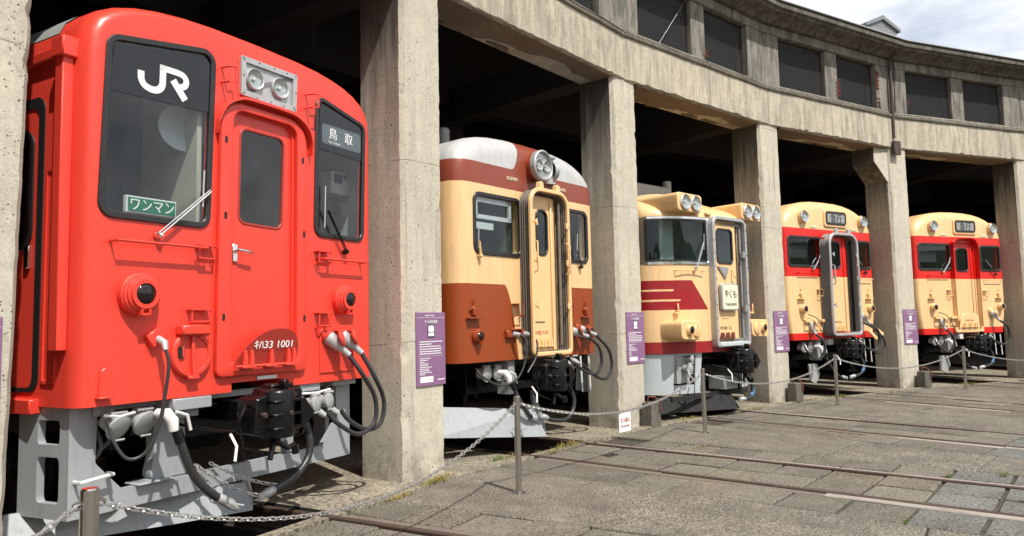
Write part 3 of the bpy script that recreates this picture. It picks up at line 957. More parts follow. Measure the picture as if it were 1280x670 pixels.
mb = MB(); chain_mesh(mb, catenary((a[0] - .06, a[1], a[2]), (-7.6, 22.2, .8), .4, 50), .040, .0046, .0125)
o = mb.build('barrier_chain', 'galv'); tag(o, 'grey metal link chain leaving the lower left corner', 'chain', 'chains between the barrier posts')
# white notice on the second chain
f = .475
q = Vector(tops[1][:2]).lerp(Vector(tops[2][:2]), f)
zc = tops[1][2] - 4 * .27 * f * (1 - f)
t = thing('notice', 'white hanging notice with red lettering on the chain', 'sign', (q.x, q.y, zc - .235), math.atan2(-.5, 4.1) + .03)
mb = MB(); mb.box(-.125, .125, -.004, .004, 0, .21); mb.build('panel', 'sign_white', t, smooth=False, bevel=.003)
text_obj('lettering', '立入禁止', .05, (0, -.006, .135), 'ink_red', t, .001)
text_obj('lettering', 'Do not enter', .034, (0, -.006, .07), 'ink_red', t, .001)
mb = MB()
for s in (-1, 1): mb.tube([(s * .09, 0, .2), (s * .09, 0, .235)], .003, 5)
mb.build('wire_hook', 'galv', t)

# ------------------------------------------------------------------ dry grass in the joints
def grass(name, spots, mat, label):
    mb = MB(); rg = random.Random(5)
    for (x, y, rx, ry, n, h, az) in spots:
        ca, sa = math.cos(az), math.sin(az)
        for _ in range(n):
            u, v_ = rg.gauss(0, .45) * rx, rg.gauss(0, .45) * ry
            p = Vector((x + u * ca - v_ * sa, y + u * sa + v_ * ca, -.01))
            d = Vector((rg.gauss(0, 1), rg.gauss(0, 1), 0)).normalized()
            L = h * rg.uniform(.4, 1.1)
            s = d.cross(Vector((0, 0, 1))) * rg.uniform(.0018, .004)
            m1 = p + d * L * .35 + Vector((0, 0, L * .7)); m2 = p + d * L * rg.uniform(.6, 1.2) + Vector((0, 0, L * rg.uniform(.3, .95)))
            mb.add([p - s, p + s, m1 + s * .8, m1 - s * .8, m2], [(0, 1, 2, 3), (3, 2, 4)])
    o = mb.build(name, mat, smooth=False, kind='stuff')
    return tag(o, label, 'grass')
def P3(i, x, r):
    q = pol(trk(i), r, x); return q.x, q.y
sp = []
for i, x, r, rx, ry, n, h in ((2, -.85, 24.58, .3, .06, 90, .08), (2, .25, 24.50, .35, .06, 120, .09), (2, -.2, 24.42, .25, .05, 50, .06), (1, 1.95, 24.42, .30, .06, 170, .09), (1, 1.25, 24.32, .2, .05, 110, .07), (3, -.95, 24.5, .4, .05, 160, .08), (4, -1.6, 24.45, .5, .06, 150, .07), (4, -.6, 24.5, .35, .05, 120, .08), (5, -.5, 24.5, .4, .05, 100, .08), (3, 1.0, 24.45, .5, .05, 110, .06), (1, -.75, 24.55, .3, .06, 60, .08), (2, 1.1, 23.1, .5, .02, 70, .04)):
    sp.append((*P3(i, x, r), rx, ry, n, h, trk(i) - PI / 2))
grass('dry_grass', sp, 'dry_grass', 'dry yellow grass growing in the paving joints before the stalls')
sp = []
for i, x, r, rx, ry, n, h in ((2, .70, 20.46, .05, .02, 26, .07), (2, 1.0, 20.05, .03, .03, 24, .08), (2, -1.0, 24.62, .14, .05, 60, .10), (3, .95, 22.1, .3, .02, 50, .04), (3, -1.2, 21.0, .2, .02, 30, .04), (4, -1.25, 22.4, .25, .02, 40, .05), (2, -1.2, 20.45, .1, .02, 20, .05)):
    sp.append((*P3(i, x, r), rx, ry, n, h, trk(i) - PI / 2))
grass('green_grass', sp, 'green_grass', 'small green weeds sprouting between the slabs')

# ------------------------------------------------------------------ unseen wooded ridge, added and raised to give dark window reflections
mb = MB(); L0, L1, L2 = [], [], []
for k in range(97):
    t_ = 2 * PI * k / 96
    hgt = 62 + 22 * math.sin(t_ * 3 + 1) + 9 * math.sin(t_ * 7 + 2) + 6 * math.sin(t_ * 17)
    L0.append((420 * math.cos(t_), 420 * math.sin(t_), -1)); L1.append((520 * math.cos(t_), 520 * math.sin(t_), hgt * .7)); L2.append((640 * math.cos(t_), 640 * math.sin(t_), hgt * 1.2))
mb.loft([L0, L1, L2], False, False, closed=False)
M['woods'] = leaf('woods', (.045, .07, .025), (.03, .05, .02))
o = mb.build('reflection_hills', 'woods', smooth=True, kind='structure')
# ------------------------------------------------------------------ railcar toolkit (x right, y into the shed, z up; y = 0 is the front sheet)
def car_root(i, r, name, label):
    a = trk(i)
    return thing(name, label, 'railcar', (*pol(a, r), 0), a - PI / 2, 'preserved railcars in the stalls')

def shell(out, xc, hw, rx, ry, zr, ze, zt, L, K=6):
    loops = []
    for k in range(K + 1):
        th = k / K * PI / 2
        ins = 1 - math.sin(th); y = ry * (1 - math.cos(th))
        loops.append([(xc + (x - xc) * (1 - rx * ins / hw), y, z - zr * ins * smooth01((z - ze) / (zt - ze))) for x, z in out])
    loops.append([(x, L, z) for x, z in out])
    return loops

def section(xc, hw, z0, zs, zt, rc, hb=None, zb=None, notch=None, crown=2.2):
    """outline of a car body: bottom edge (left to right is closed by the notch), sides, roof arc"""
    hb = hw if hb is None else hb
    left = [(-hb, z0)]
    if hb != hw: left += [(-hw + (hw - hb) * .25, (z0 + zb) / 2 - .0), (-hw, zb)]
    left += [(-hw, zs - .8), (-hw, zs)]
    n = 9
    arc = []
    for k in range(1, n + 1):      # superellipse roof quarter
        t = k / n * PI / 2
        x = -hw * abs(math.cos(t)) ** (2 / crown); z = zs + (zt - zs) * abs(math.sin(t)) ** (2 / crown)
        arc.append((x, z))
    half = left + arc
    full = half + [(-x, z) for x, z in half[:-1][::-1]]
    full = [(xc + x, z) for x, z in full]
    if notch:
        full = full + [(notch[1], z0), (notch[1], z0 + notch[2]), (notch[0], z0 + notch[2]), (notch[0], z0)]
    return full

def window(parent, poly, fw, y=0.0, fm='rubber', gm='glass_dark', name='window', proud=.016, yf=None):
    mb = MB()
    mb.ring(offset(poly, fw * .45), offset(poly, -fw * .55), y - proud, y + .02)
    w = mb.build(name, fm, parent, bevel=min(.006, fw * .2))
    mb = MB(); mb.prism(offset(poly, -fw * .5), y + .004, y + .009)
    mb.build('pane', gm, w, smooth=False)
    return w

def hose(parent, pts, r, mat='hose', name='hose', n=9, rings=0):
    mb = MB(); P = catmull(pts, 7)
    mb.tube(P, r, n)
    if rings:
        for k in range(2, len(P) - 2, rings):
            mb.tube([P[k] - (P[k + 1] - P[k]) * .15, P[k] + (P[k + 1] - P[k]) * .15], r * 1.09, n)
    return mb.build(name, mat, parent)

def handle(parent, p0, p1, out=.07, r=.012, mat='t_red', name='handrail', drop=0.0):
    """bar standing off the front sheet"""
    mb = MB(); p0, p1 = Vector(p0), Vector(p1); o = Vector((0, -out, -drop))
    mb.tube([p0, p0 + o, p1 + o, p1], r, 7)
    return mb.build(name, mat, parent)

def step(parent, x, z, w, d, h, mat, name='step'):
    """folded bar step: flat tread with two hangers"""
    mb = MB()
    mb.box(x, x + w, -d, -.0, z - .008, z)
    mb.tube([(x + .012, -.004, z - h), (x + .012, -d + .012, z - h * .85), (x + .012, -d + .012, z)], .007, 5)
    mb.tube([(x + w - .012, -.004, z - h), (x + w - .012, -d + .012, z - h * .85), (x + w - .012, -d + .012, z)], .007, 5)
    mb.tube([(x + .012, -d + .012, z - h * .85), (x + w - .012, -d + .012, z - h * .85)], .007, 5)
    return mb.build(name, mat, parent)

def lamp(parent, x, y, z, r, rim='chrome', name='headlight', axis=(0, -1, 0), depth=.05):
    mb = MB()
    mb.lathe((x, y, z), axis, [(r * .90, -.01), (r * 1.12, -.01), (r * 1.16, .012), (r * 1.05, .026), (r * .93, .02), (r * .90, -.01)], 28)
    h = mb.build(name, rim, parent)
    mb = MB()
    mb.lathe((x, y, z), axis, [(r * .93, .014), (r * .88, .006), (r * .7, .0), (r * .4, -.004), (r * .12, -.006), (.001, -.006)], 24)
    mb.build('reflector', 'mirror', h)
    mb = MB(); mb.lathe((x, y, z), axis, [(r * .20, -.004), (r * .20, .008), (r * .08, .014), (.001, .014)], 10)
    mb.build('bulb', 'frost', h)
    mb = MB(); mb.lathe((x, y, z), axis, [(r * .95, .016), (r * .7, .025), (r * .35, .030), (.001, .032)], 24)
    mb.build('lens', 'glass_dark', h)
    return h

def tail_lamp(parent, x, z, r, out, mat, axis=(0, -1, 0), y=0.0, lens=.55):
    mb = MB()
    mb.lathe((x, y, z), axis, [(r, -.01), (r, out * .45), (r * .93, out * .5), (r * .93, out * .62), (r * .82, out * .66), (r * .82, out * .80), (r * .70, out * .84), (r * .70, out), (lens * r, out), (lens * r, out - .012), (.001, out - .012)], 32)
    h = mb.build('tail_light', mat, parent, angle=30)
    mb = MB(); mb.lathe((x, y, z), axis, [(lens * r * .98, out - .010), (lens * r * .8, out + .004), (lens * r * .4, out + .014), (.001, out + .017)], 24)
    mb.build('lens', 'lens_dark', h)
    mb = MB(); ax = Vector(axis).normalized(); c = Vector((x, y, z)) + ax * out * .8
    mb.box(x - r * .22, x + r * .22, c.y - .02, c.y + .03, z - r * 1.02, z - r * .9)
    for k in (-1, 1): mb.box(x + k * r * .2 - .006, x + k * r * .2 + .006, c.y - .025, c.y + .01, z - r * 1.0, z - r * .70)
    mb.build('hinge', mat, h)
    return h

def cab(parent, xc, hw, zf, zc, depth, mat='cab_beige', parts=(), y0=.05, ins=.05):
    """inside of the driver's cab, seen through the windows"""
    mb = MB(); w = hw - ins
    x0, x1 = xc - w, xc + w
    V = [(x0, y0, zf), (x1, y0, zf), (x1, depth, zf), (x0, depth, zf), (x0, y0, zc), (x1, y0, zc), (x1, depth, zc), (x0, depth, zc)]
    mb.add(V, [(0, 1, 2, 3), (4, 7, 6, 5), (3, 2, 6, 7), (1, 5, 6, 2), (0, 3, 7, 4)])
    for (a, b, y0, y1, z0, z1) in parts: mb.box(a, b, y0, y1, z0, z1)
    c = mb.build('cab_interior', mat, parent, smooth=False)
    return c

def wiper(parent, p, tip, b0, b1, y=-.03, mat='chrome'):
    mb = MB(); p, tip = Vector((p[0], y - .02, p[1])), Vector((tip[0], y - .015, tip[1]))
    side = (tip - p).cross(Vector((0, 1, 0))).normalized() * .022
    mb.lathe(p + Vector((0, .04, 0)), (0, -1, 0), [(.026, 0), (.026, .03), (.016, .05), (.001, .052)], 14)
    mb.tube([p, tip], .007, 6); mb.tube([p + side, tip + side * .7], .005, 6)
    w = mb.build('wiper', mat, parent)
    mb = MB(); mb.tube([(b0[0], y, b0[1]), (b1[0], y, b1[1])], .008, 6)
    mb.build('wiper_blade', 'galv', w)
    return w

def coupler(parent, x, z, yf, s=1.0, name='coupler'):
    """automatic coupler head on its shank with side plates and draft gear"""
    mb = MB()
    mb.box(x - .07, x + .07, yf + .2, .9, z - .08, z + .08)
    body = rpoly([(x - .16 * s, z - .17 * s), (x + .17 * s, z - .17 * s), (x + .20 * s, z + .17 * s), (x - .12 * s, z + .19 * s)], .03)
    mb.prism(body, yf + .05, yf + .26)
    mb.lathe((x - .02, yf + .10, z - .18 * s), (0, 0, 1), [(.001, 0), (.13 * s, 0), (.135 * s, .03), (.135 * s, .33 * s), (.12 * s, .36 * s), (.001, .36 * s)], 18)
    mb.prism(rpoly([(x + .12 * s, z - .15 * s), (x + .26 * s, z - .02), (x + .12 * s, z + .15 * s)], .02), yf - .02, yf + .22)
    mb.prism(rpoly([(x - .26 * s, z - .14 * s), (x - .14 * s, z - .14 * s), (x - .14 * s, z + .15 * s), (x - .24 * s, z + .12 * s)], .02), yf + .06, yf + .28)
    c = mb.build(name, 'black_iron', parent, bevel=.01)
    for (bx_, bz_) in ((-.10, .14), (-.10, -.12), (.10, .13), (.11, -.12), (-.19, .0), (.0, .0)):
        mb = MB(); mb.lathe((x + bx_ * s, yf + .05 - (.075 if abs(bx_) < .05 else 0) - (.01 if bx_ < -.15 else 0), z + bz_ * s), (0, -1, 0), [(.024, -.02), (.024, .012), (.018, .02), (.001, .02)], 6); mb.build('bolt', 'dark_iron', c)
    mb = MB(); mb.box(x - .09 * s, x + .13 * s, yf + .08, yf + .2, z + .17 * s, z + .215 * s); mb.box(x - .02, x + .03, yf + .02, yf + .1, z + .18 * s, z + .25 * s); mb.build('lock_lifter', 'black_iron', c, bevel=.008)
    mb = MB()
    for k in range(3): mb.box(x - .155 * s, x + .12 * s, yf - .048 + .02, yf + .06, z - .12 * s + k * .10 * s, z - .095 * s + k * .10 * s)
    mb.build('head_ribs', 'black_iron', c, bevel=.006, kind='stuff')
    mb = MB(); mb.tube(catmull([(x + .2, yf + .15, z + .1), (x + .26, yf + .1, z - .02), (x + .22, yf + .12, z - .2), (x + .3, .0, z - .12)], 5), .014, 7); mb.build('air_pipe', 'black_iron', c)
    mb = MB(); mb.tube(catmull([(x - .2, yf + .2, z + .1), (x - .33, yf + .12, z + .02), (x - .36, yf + .2, z - .1), (x - .5, .1, z - .05)], 5), .012, 7); mb.build('air_pipe', 'black_iron', c)
    mb = MB()
    mb.tube([(x - .05, yf + .1, z - .2 * s), (x + .05, yf + .06, z - .27 * s), (x + .14, yf + .08, z - .26 * s)], .022, 7)
    mb.tube([(x - .05, yf + .1, z - .2 * s), (x - .12, yf + .06, z - .33 * s)], .022, 7)
    mb.tube([(x + .14, yf + .08, z - .26 * s), (x + .15, yf + .08, z - .33 * s)], .03, 7)
    mb.tube([(x - .30, yf + .2, z + .03), (x - .30, yf + .14, z - .22), (x - .1, yf + .1, z - .3)], .012, 6)
    mb.build('uncoupling_lever', 'black_iron', c)
    mb = MB(); mb.tube([(x - .36, yf + .2, z - .12), (x - .37, yf + .12, z - .2), (x - .40, yf + .10, z - .30)], .011, 6); mb.build('lever_handle', 'white_paint', c)
    mb = MB()
    for k in range(4): mb.box(x - .7 + k * .33, x - .5 + k * .33, .35, .6, z - .12 + .03 * k, z + .1)
    mb.box(x - .8, x + .8, .45, .55, z - .22, z + .2)
    mb.tube([(x - .75, .2, z + .06), (x + .75, .2, z + .04)], .018, 6)
    mb.build('draft_gear', 'black_iron', c, bevel=.006)
    return c

def bogie(parent, xc, y0):
    b = MB()
    for s in (-1, 1):
        b.prism_x(rpoly([(y0 - 1.5, .42), (y0 - 1.3, .70), (y0 - .5, .62), (y0 + .5, .62), (y0 + 1.3, .70), (y0 + 1.5, .42), (y0 + .8, .38), (y0 - .8, .38)], .05), xc + s * .78 - .05, xc + s * .78 + .05)
        for yy in (y0 - 1.0, y0 + 1.0): b.box(xc + s * .84 - .09, xc + s * .84 + .09, yy - .14, yy + .14, .32, .58)
    bo = b.build('bogie_frame', 'black_matt', parent, bevel=.01)
    for yy in (y0 - 1.0, y0 + 1.0):
        w = MB()
        for s in (-1, 1):
            w.lathe((xc + s * .5335 - s * .05, yy, .43), (s, 0, 0), [(.001, 0), (.46, 0), (.46, .028), (.43, .032), (.425, .13), (.38, .13), (.36, .09), (.12, .09), (.12, .14), (.001, .14)], 32)
        w.cyl((xc - .55, yy, .43), (xc + .55, yy, .43), .08, n=12)
        w.build('wheelset', 'dark_iron', bo)

def belly(parent, xc, hw, z0, L):
    mb = MB()
    mb.box(xc - hw + .25, xc + hw - .25, 1.0, L, z0 - .25, z0 + .02)
    mb.box(xc - hw + .1, xc - .3, 5.2, 7.4, .35, z0); mb.box(xc + .35, xc + hw - .1, 5.0, 8.0, .4, z0)
    mb.build('underframe', 'black_matt', parent, bevel=.01)

def socket_cap(parent, x, y, z, r, tilt=(0, -1, -.25), mat='grey_fit', name='jumper_socket'):
    mb = MB(); t = Vector(tilt).normalized()
    mb.lathe((x, y, z), t, [(.001, -.10), (r * .75, -.10), (r * .8, -.01), (r * 1.05, 0), (r * 1.08, .02), (r * .9, .028), (r * .5, .036), (.001, .038)], 20)
    mb.tube([(x - r * .7, y - .01, z + r * 1.05), (x + r * .7, y - .01, z + r * 1.05)], .014, 7)
    mb.tube([(x - r * .5, y - .03, z - r * 1.05), (x + r * .3, y - .04, z - r * 1.0)], .008, 6)
    return mb.build(name, mat, parent)

def jumper_plug(parent, x, z, out, r, cover, down=(.35, -.5, -.8)):
    """plug pushed in under a hinged cover"""
    d = Vector(down).normalized()
    mb = MB(); c = Vector((x, -.02, z))
    mb.lathe(c - d * .06, d, [(r * .9, 0), (r * 1.1, .04), (r * 1.0, .09), (r * .85, .16), (r * .5, .22), (r * .45, .30), (.001, .30)], 16)
    p = mb.build('jumper_plug', 'silver_paint', parent)
    mb = MB(); u = Vector((d.x, -.75, .65)).normalized()
    mb.lathe(c + Vector((.05, -.11, .0)), Vector((.55, -.8, .25)), [(.001, -.012), (r * 1.2, -.012), (r * 1.25, .0), (r * 1.1, .012), (.001, .016)], 20)
    mb.build('socket_cover', cover, p)
    mb = MB(); mb.lathe(c - d * .10, d, [(r * 1.15, 0), (r * 1.2, .07), (r * 1.05, .09), (.001, .09)], 16, cap0=True)
    mb.build('socket', cover, p)
    return c + d * .23

def brake_hose(parent, x, y, z, pts, r=.026, valve='white_paint'):
    mb = MB()
    mb.tube([(x - .03, y + .12, z + .10), (x - .02, y + .03, z + .10), (x, y, z + .05), (x + .01, y, z - .02)], [.034, .04, .042, .034], 10)
    mb.tube([(x + .02, y - .01, z + .11), (x + .10, y - .02, z + .08), (x + .13, y - .02, z - .03)], .012, 6)
    v = mb.build('brake_valve', valve, parent)
    h = hose(parent, pts, r, 'hose', 'brake_hose', 10)
    mb = MB(); e = Vector(pts[-1]); d = (e - Vector(pts[-2])).normalized()
    mb.tube([e - d * .05, e + d * .02, e + d * .07], [.032, .04, .022], 10)
    mb.obox(e + d * .06, d * .05, Vector((0, .02, 0)), Vector((0, 0, .03)))
    mb.build('hose_coupling', 'silver_paint', h, bevel=.005)
    mb = MB(); s = Vector(pts[0]); d = (Vector(pts[1]) - s).normalized(); mb.tube([s - d * .02, s + d * .07], r * 1.25, 10); mb.build('hose_clamp', 'black_iron', h)

# ------------------------------------------------------------------ 1: vermilion railcar
def car1():
    t = car_root(1, 24.86, 'railcar', 'vermilion railcar with large black-framed windscreens, nearest the camera')
    xc, hw, z0, L = .14, 1.43, 1.05, 12
    out = section(xc, hw, z0, 3.42, 3.93, .2, notch=(-.13, .43, .07), crown=3.0)
    loops = shell(out, xc, hw, .10, .15, .06, 3.2, 3.9, L)
    wl_ = rpoly([(-1.175, 2.32), (-.345, 2.32), (-.305, 3.695), (-1.135, 3.545)], .085)
    wr_ = rpoly([(.775, 2.37), (1.395, 2.37), (1.43, 3.50), (.80, 3.645)], .075)
    door = rpoly([(-.125, 1.30), (.50, 1.30), (.50, 3.275), (-.125, 3.275)], [.0, .0, .08, .08])
    mb = MB()
    mb.loft(loops, False, True)
    mb.holed([(p[0], p[2]) for p in loops[0]], [offset(wl_, -.012), offset(wr_, -.012), door], 0, reveal=.05)
    mb.build('body', 't_red', t, angle=32)
    # grey roof skin behind the front rim
    mb = MB()
    ro = [(x, z) for x, z in out if z > 3.5]
    mb.loft([[(x, .35, z + .012) for x, z in ro], [(x, L, z + .012) for x, z in ro]], False, False, closed=False)
    mb.build('roof', 'grey_fit', t)
    cab(t, xc, hw, 1.9, 3.6, 1.5, 'cab_beige', [(-.40, -.36, .06, .75, 1.9, 3.55), (.66, .70, .06, 1.0, 1.9, 3.55)], .12, .05)
    mb = MB(); mb.box(-1.15, -.45, .45, .8, 1.9, 2.42); mb.build('control_desk', 'cab_dark', t, smooth=False)
    for q in ((.8, 1.4, .3, .6, 1.9, 2.36), (-.34, .64, 1.1, 1.14, 1.9, 3.5), (-1.2, -.46, 1.40, 1.44, 1.92, 3.4)): mb = MB(); mb.box(*q); mb.build('cab_bulkhead', 'cab_dark', t, smooth=False)
    mb = MB(); mb.box(1.24, 1.50, .24, .40, 2.84, 3.07); fb = mb.build('cab_instrument_box', 'cab_beige', t, smooth=False, bevel=.01)
    mb = MB(); mb.box(1.27, 1.38, .232, .241, 2.95, 3.04); mb.box(1.41, 1.45, .232, .241, 3.0, 3.04); mb.build('dial', 'cab_dark', fb, smooth=False)
    mb = MB(); mb.lathe((-.42, .20, 3.10), (-.3, -1, 0), [(.001, -.05), (.1, -.045), (.17, -.01), (.185, .01), (.17, .005), (.001, -.03)], 28); mb.build('cab_fan', 'frost', t)
    mb = MB(); mb.lathe((1.38, .30, 2.70), (0, -1, 0), [(.001, .01), (.045, .01), (.05, 0), (.05, -.05)], 18); mb.build('cab_gauge', 'lens_dark', t)
    # windscreens
    w = window(t, wl_, .044, 0, 'rubber', 'glass_dark')
    band = rpoly([(-1.125, 3.175), (-.345, 3.205), (-.335, 3.64), (-1.10, 3.51)], [.0, .0, .06, .06])
    mb = MB(); mb.prism(band, -.001, .003); mb.build('shade_band', 'band_navy', w, smooth=False)
    mb = MB()
    def stroke(P, wd):
        P = [Vector(p) for p in P]; A, B = [], []
        for i, p in enumerate(P):
            d = (P[min(i + 1, len(P) - 1)] - P[max(0, i - 1)]).normalized(); n = Vector((-d.y, d.x)) * wd / 2
            A.append(p + n); B.append(p - n)
        mb.loft([[(p.x, -.006, p.y) for p in A + B[::-1]], [(p.x, -.002, p.y) for p in A + B[::-1]]])
    def sm(P, n=5): return [(q.x, q.y) for q in catmull([(*p, 0) for p in P], n)]
    stroke(sm([(-.905, 3.372), (-.902, 3.31), (-.874, 3.272), (-.82, 3.257), (-.772, 3.268), (-.742, 3.305), (-.737, 3.36)]) + [(-.735, 3.46)], .049)
    stroke([(-.758, 3.438), (-.70, 3.438)] + sm([(-.62, 3.438), (-.57, 3.428), (-.546, 3.395), (-.556, 3.355), (-.595, 3.333)]), .046)
    stroke([(-.655, 3.372), (-.553, 3.247)], .056)
    mb.build('emblem', 'ink_white', w, smooth=False)
    g = MB(); g.box(-.985, -.60, .012, .05, 2.355, 2.475); s_ = g.build('service_sign', 'sign_white', w, smooth=False, bevel=.004)
    g = MB(); g.box(-.972, -.613, .008, .0118, 2.367, 2.463); g.build('sign_face', 'sign_green', s_, smooth=False)
    text_obj('lettering', 'ワンマン', .10, (-.79, .006, 2.415), 'ink_white', s_, .0015, width=.33)
    w2 = window(t, wr_, .04, 0, 'rubber', 'glass_dark')
    mb = MB(); mb.prism(rpoly([(.825, 3.17), (1.385, 3.15), (1.395, 3.48), (.84, 3.60)], [.0, .0, .05, .04]), -.001, .003); mb.build('shade_band', 'band_navy', w2, smooth=False)
    mb = MB(); mb.prism(rrect(.86, 1.38, 3.225, 3.41, .03), -.004, -.0015); d_ = mb.build('destination_panel', 'dest_blue', w2, smooth=False)
    text_obj('lettering', '鳥', .115, (1.0, -.006, 3.335), 'ink_white', d_, .001)
    text_obj('lettering', '取', .115, (1.21, -.006, 3.325), 'ink_white', d_, .001)
    text_obj('lettering', 'For Tottori', .032, (1.02, -.006, 3.252), 'ink_white', d_, .0006)
    # door with raised surround
    dw = rpoly([(-.045, 2.385), (.405, 2.375), (.43, 3.165), (-.03, 3.165)], .07)
    mb = MB(); mb.holed(door, [dw], .018, reveal=.04); mb.build('door', 't_red', t, smooth=False)
    d_ = window(t, dw, .022, .018, 't_darkred_shade', 'glass_dark', 'door_window', .006)
    mb = MB(); mb.ring(rpoly([(-.285, 1.175), (.635, 1.175), (.635, 3.34), (-.255, 3.34)], [.06, .06, .2, .2]), rpoly([(-.15, 1.285), (.525, 1.285), (.525, 3.285), (-.14, 3.285)], [.02, .02, .1, .1]), -.045, .0)
    mb.build('door_surround', 't_red', t, bevel=.014, bseg=2)
    mb = MB(); P = [(-.285, -.055, 3.06), (-.275, -.07, 3.18), (-.22, -.08, 3.285), (-.12, -.085, 3.35), (.0, -.085, 3.375), (.38, -.085, 3.375), (.52, -.085, 3.35), (.63, -.08, 3.28), (.68, -.07, 3.18), (.69, -.055, 3.06)]
    P = catmull(P, 4)
    mb.loft([[Vector(p) * 1 + Vector((0, o[0], o[1])) for p in P] for o in ((0, .0), (.0, .022), (.08, .022), (.08, .0), (0, 0))], False, False, closed=False)
    mb.build('drip_hood', 't_red', t)
    for (x, z) in ((-.215, 3.02), (-.215, 2.42), (-.225, 1.63), (.585, 3.0), (.60, 2.35), (.605, 1.62)):
        mb = MB(); mb.prism(rrect(x - .012, x + .012, z - .028, z + .028, .011), -.0475, -.0445); mb.build('latch_hole', 'black_matt', t, smooth=False)
    mb = MB(); mb.box(-.108, -.062, .0, .019, 2.07, 2.21); mb.tube([(-.085, .01, 2.16), (-.085, -.05, 2.16), (-.02, -.055, 2.155), (.05, -.05, 2.14)], .012, 8)
    mb.build('door_handle', 'chrome', t, bevel=.004)
    # headlight box
    hb = rpoly([(-.06, 3.425), (.525, 3.42), (.54, 3.755), (-.06, 3.75)], .012)
    mb = MB(); mb.ring(hb, offset(hb, -.045), -.028, .004); mb.prism(offset(hb, -.04), -.007, -.0015)
    h = mb.build('headlight_box', 'silver_paint', t, smooth=False, bevel=.004)
    for x in (.075, .345): lamp(h, x, -.014, 3.585, .079, 'silver_paint')
    for (x, z) in ((-.04, 3.44), (.1, 3.437), (.24, 3.437), (.38, 3.437), (.51, 3.437), (-.04, 3.735), (.12, 3.737), (.28, 3.737), (.42, 3.737), (.52, 3.74), (-.04, 3.59), (.52, 3.59)):
        mb = MB(); mb.lathe((x, -.028, z), (0, -1, 0), [(.006, 0), (.006, .003), (.001, .004)], 8); mb.build('screw', 'dark_iron', h)
    # rails, steps
    wiper(t, (-.765, 2.21), (-.345, 2.585), (-.40, 2.74), (-.41, 2.46))
    wiper(t, (1.14, 2.24), (.90, 2.60), (.875, 2.82), (.865, 2.44), mat='black_iron')
    handle(t, (-1.10, 0, 2.145), (-.40, 0, 2.145), .085, .011, 't_red', 'handrail')
    handle(t, (.80, 0, 2.15), (1.36, 0, 2.15), .085, .011, 't_red', 'handrail')
    for x, z, wd in ((-.46, 2.17, .15), (.76, 2.22, .16), (-.23, 3.48, 0), (.66, 3.50, 0)):
        if wd: step(t, x, z, wd, .07, .12, 't_red')
        else:
            mb = MB(); mb.tube([(x, 0, z + .12), (x, -.10, z + .11), (x + .06, -.10, z + .12), (x + .06, -.10, z), (x, -.10, z - .01), (x, 0, z)], .009, 6); mb.build('grab_loop', 't_red', t)
    step(t, -.52, 1.69, .18, .07, .11, 't_red'); step(t, .76, 1.67, .17, .07, .14, 't_red')
    # tail lights
    tail_lamp(t, -.905, 1.79, .145, .115, 't_red', lens=.50)
    tail_lamp(t, 1.115, 1.79, .135, .115, 't_red', lens=.48)
    # round cover with flap
    mb = MB(); mb.lathe((-.485, 0, 1.36), (0, -1, 0), [(.168, -.01), (.168, .03), (.158, .042), (.135, .042), (.13, .03), (.001, .03)], 36)
    rc = mb.build('round_cover', 't_red', t, angle=30)
    mb = MB(); mb.box(-.50, -.475, -.055, -.03, 1.20, 1.53); mb.box(-.525, -.435, -.058, -.03, 1.18, 1.205); mb.box(-.575, -.555, -.045, -.028, 1.34, 1.42, 0); mb.build('cover_strap', 't_red', rc, bevel=.004)
    mb = MB(); mb.prism(rrect(-.60, -.555, 1.335, 1.42, .015), -.044, -.028); mb.build('keyhole', 'black_matt', rc)
    mb = MB(); mb.box(-.605, -.37, -.095, 0, 1.50, 1.575); mb.build('cover_flap', 't_red', rc, bevel=.012)
    mb = MB(); mb.prism(rpoly([(-1.165, 1.11), (-1.085, 1.11), (-1.09, 1.28), (-1.115, 1.31), (-1.15, 1.28)], .02), -.02, .0); mb.box(-1.18, -1.08, -.06, -.0, 1.10, 1.115); mb.build('lamp_bracket', 't_red', t, bevel=.004)
    # folded gangway plate with the car number
    pts = [(-.13, 1.25), (.48, 1.25)] + [(q.x, q.y) for q in catmull([(.505, 1.30, 0), (.50, 1.42, 0), (.44, 1.505, 0), (.33, 1.535, 0), (.17, 1.52, 0), (.02, 1.44, 0), (-.09, 1.33, 0), (-.13, 1.26, 0)], 3)][:-1]
    tl = .17
    def lean(x, y, z): return (x, y - (z - 1.25) * tl, z)
    mb = MB(); mb.loft([[lean(x, -.052, z) for x, z in pts], [lean(x, -.044, z) for x, z in pts]])
    gp = mb.build('gangway_plate', 't_darkred_shade', t, smooth=False)  # shade of the forward-leaning plate is put into its darker red
    o = text_obj('car_number', 'ｷﾊ33 1001', .082, (.235, -.087, 1.41), 'ink_white', gp, .001, shear=.18, width=.40)
    if o: o.data.transform(Matrix.Translation((0, 0, 0)))
    for x in (-.02, .21, .42):
        mb = MB()
        for k in ((-.03, .03) if x != .21 else (0,)):
            mb.prism(rpoly([(x + k - .02, 1.235), (x + k + .02, 1.235), (x + k + .025, 1.30), (x + k + .01, 1.37), (x + k - .005, 1.37)], .005), -.095, -.065)
        mb.box(x - .06, x + .06, -.10, -.045, 1.228, 1.25)
        mb.build('plate_hinge', 't_red', t, bevel=.004)
    mb = MB(); mb.tube([(-.14, -.075, 1.245), (.49, -.075, 1.245)], .012, 7); mb.build('hinge_rod', 't_red', t)
    mb = MB(); mb.box(.13, .33, -.012, -.002, 1.128, 1.155); mb.build('coupler_mark', 'white_paint', t, smooth=False)
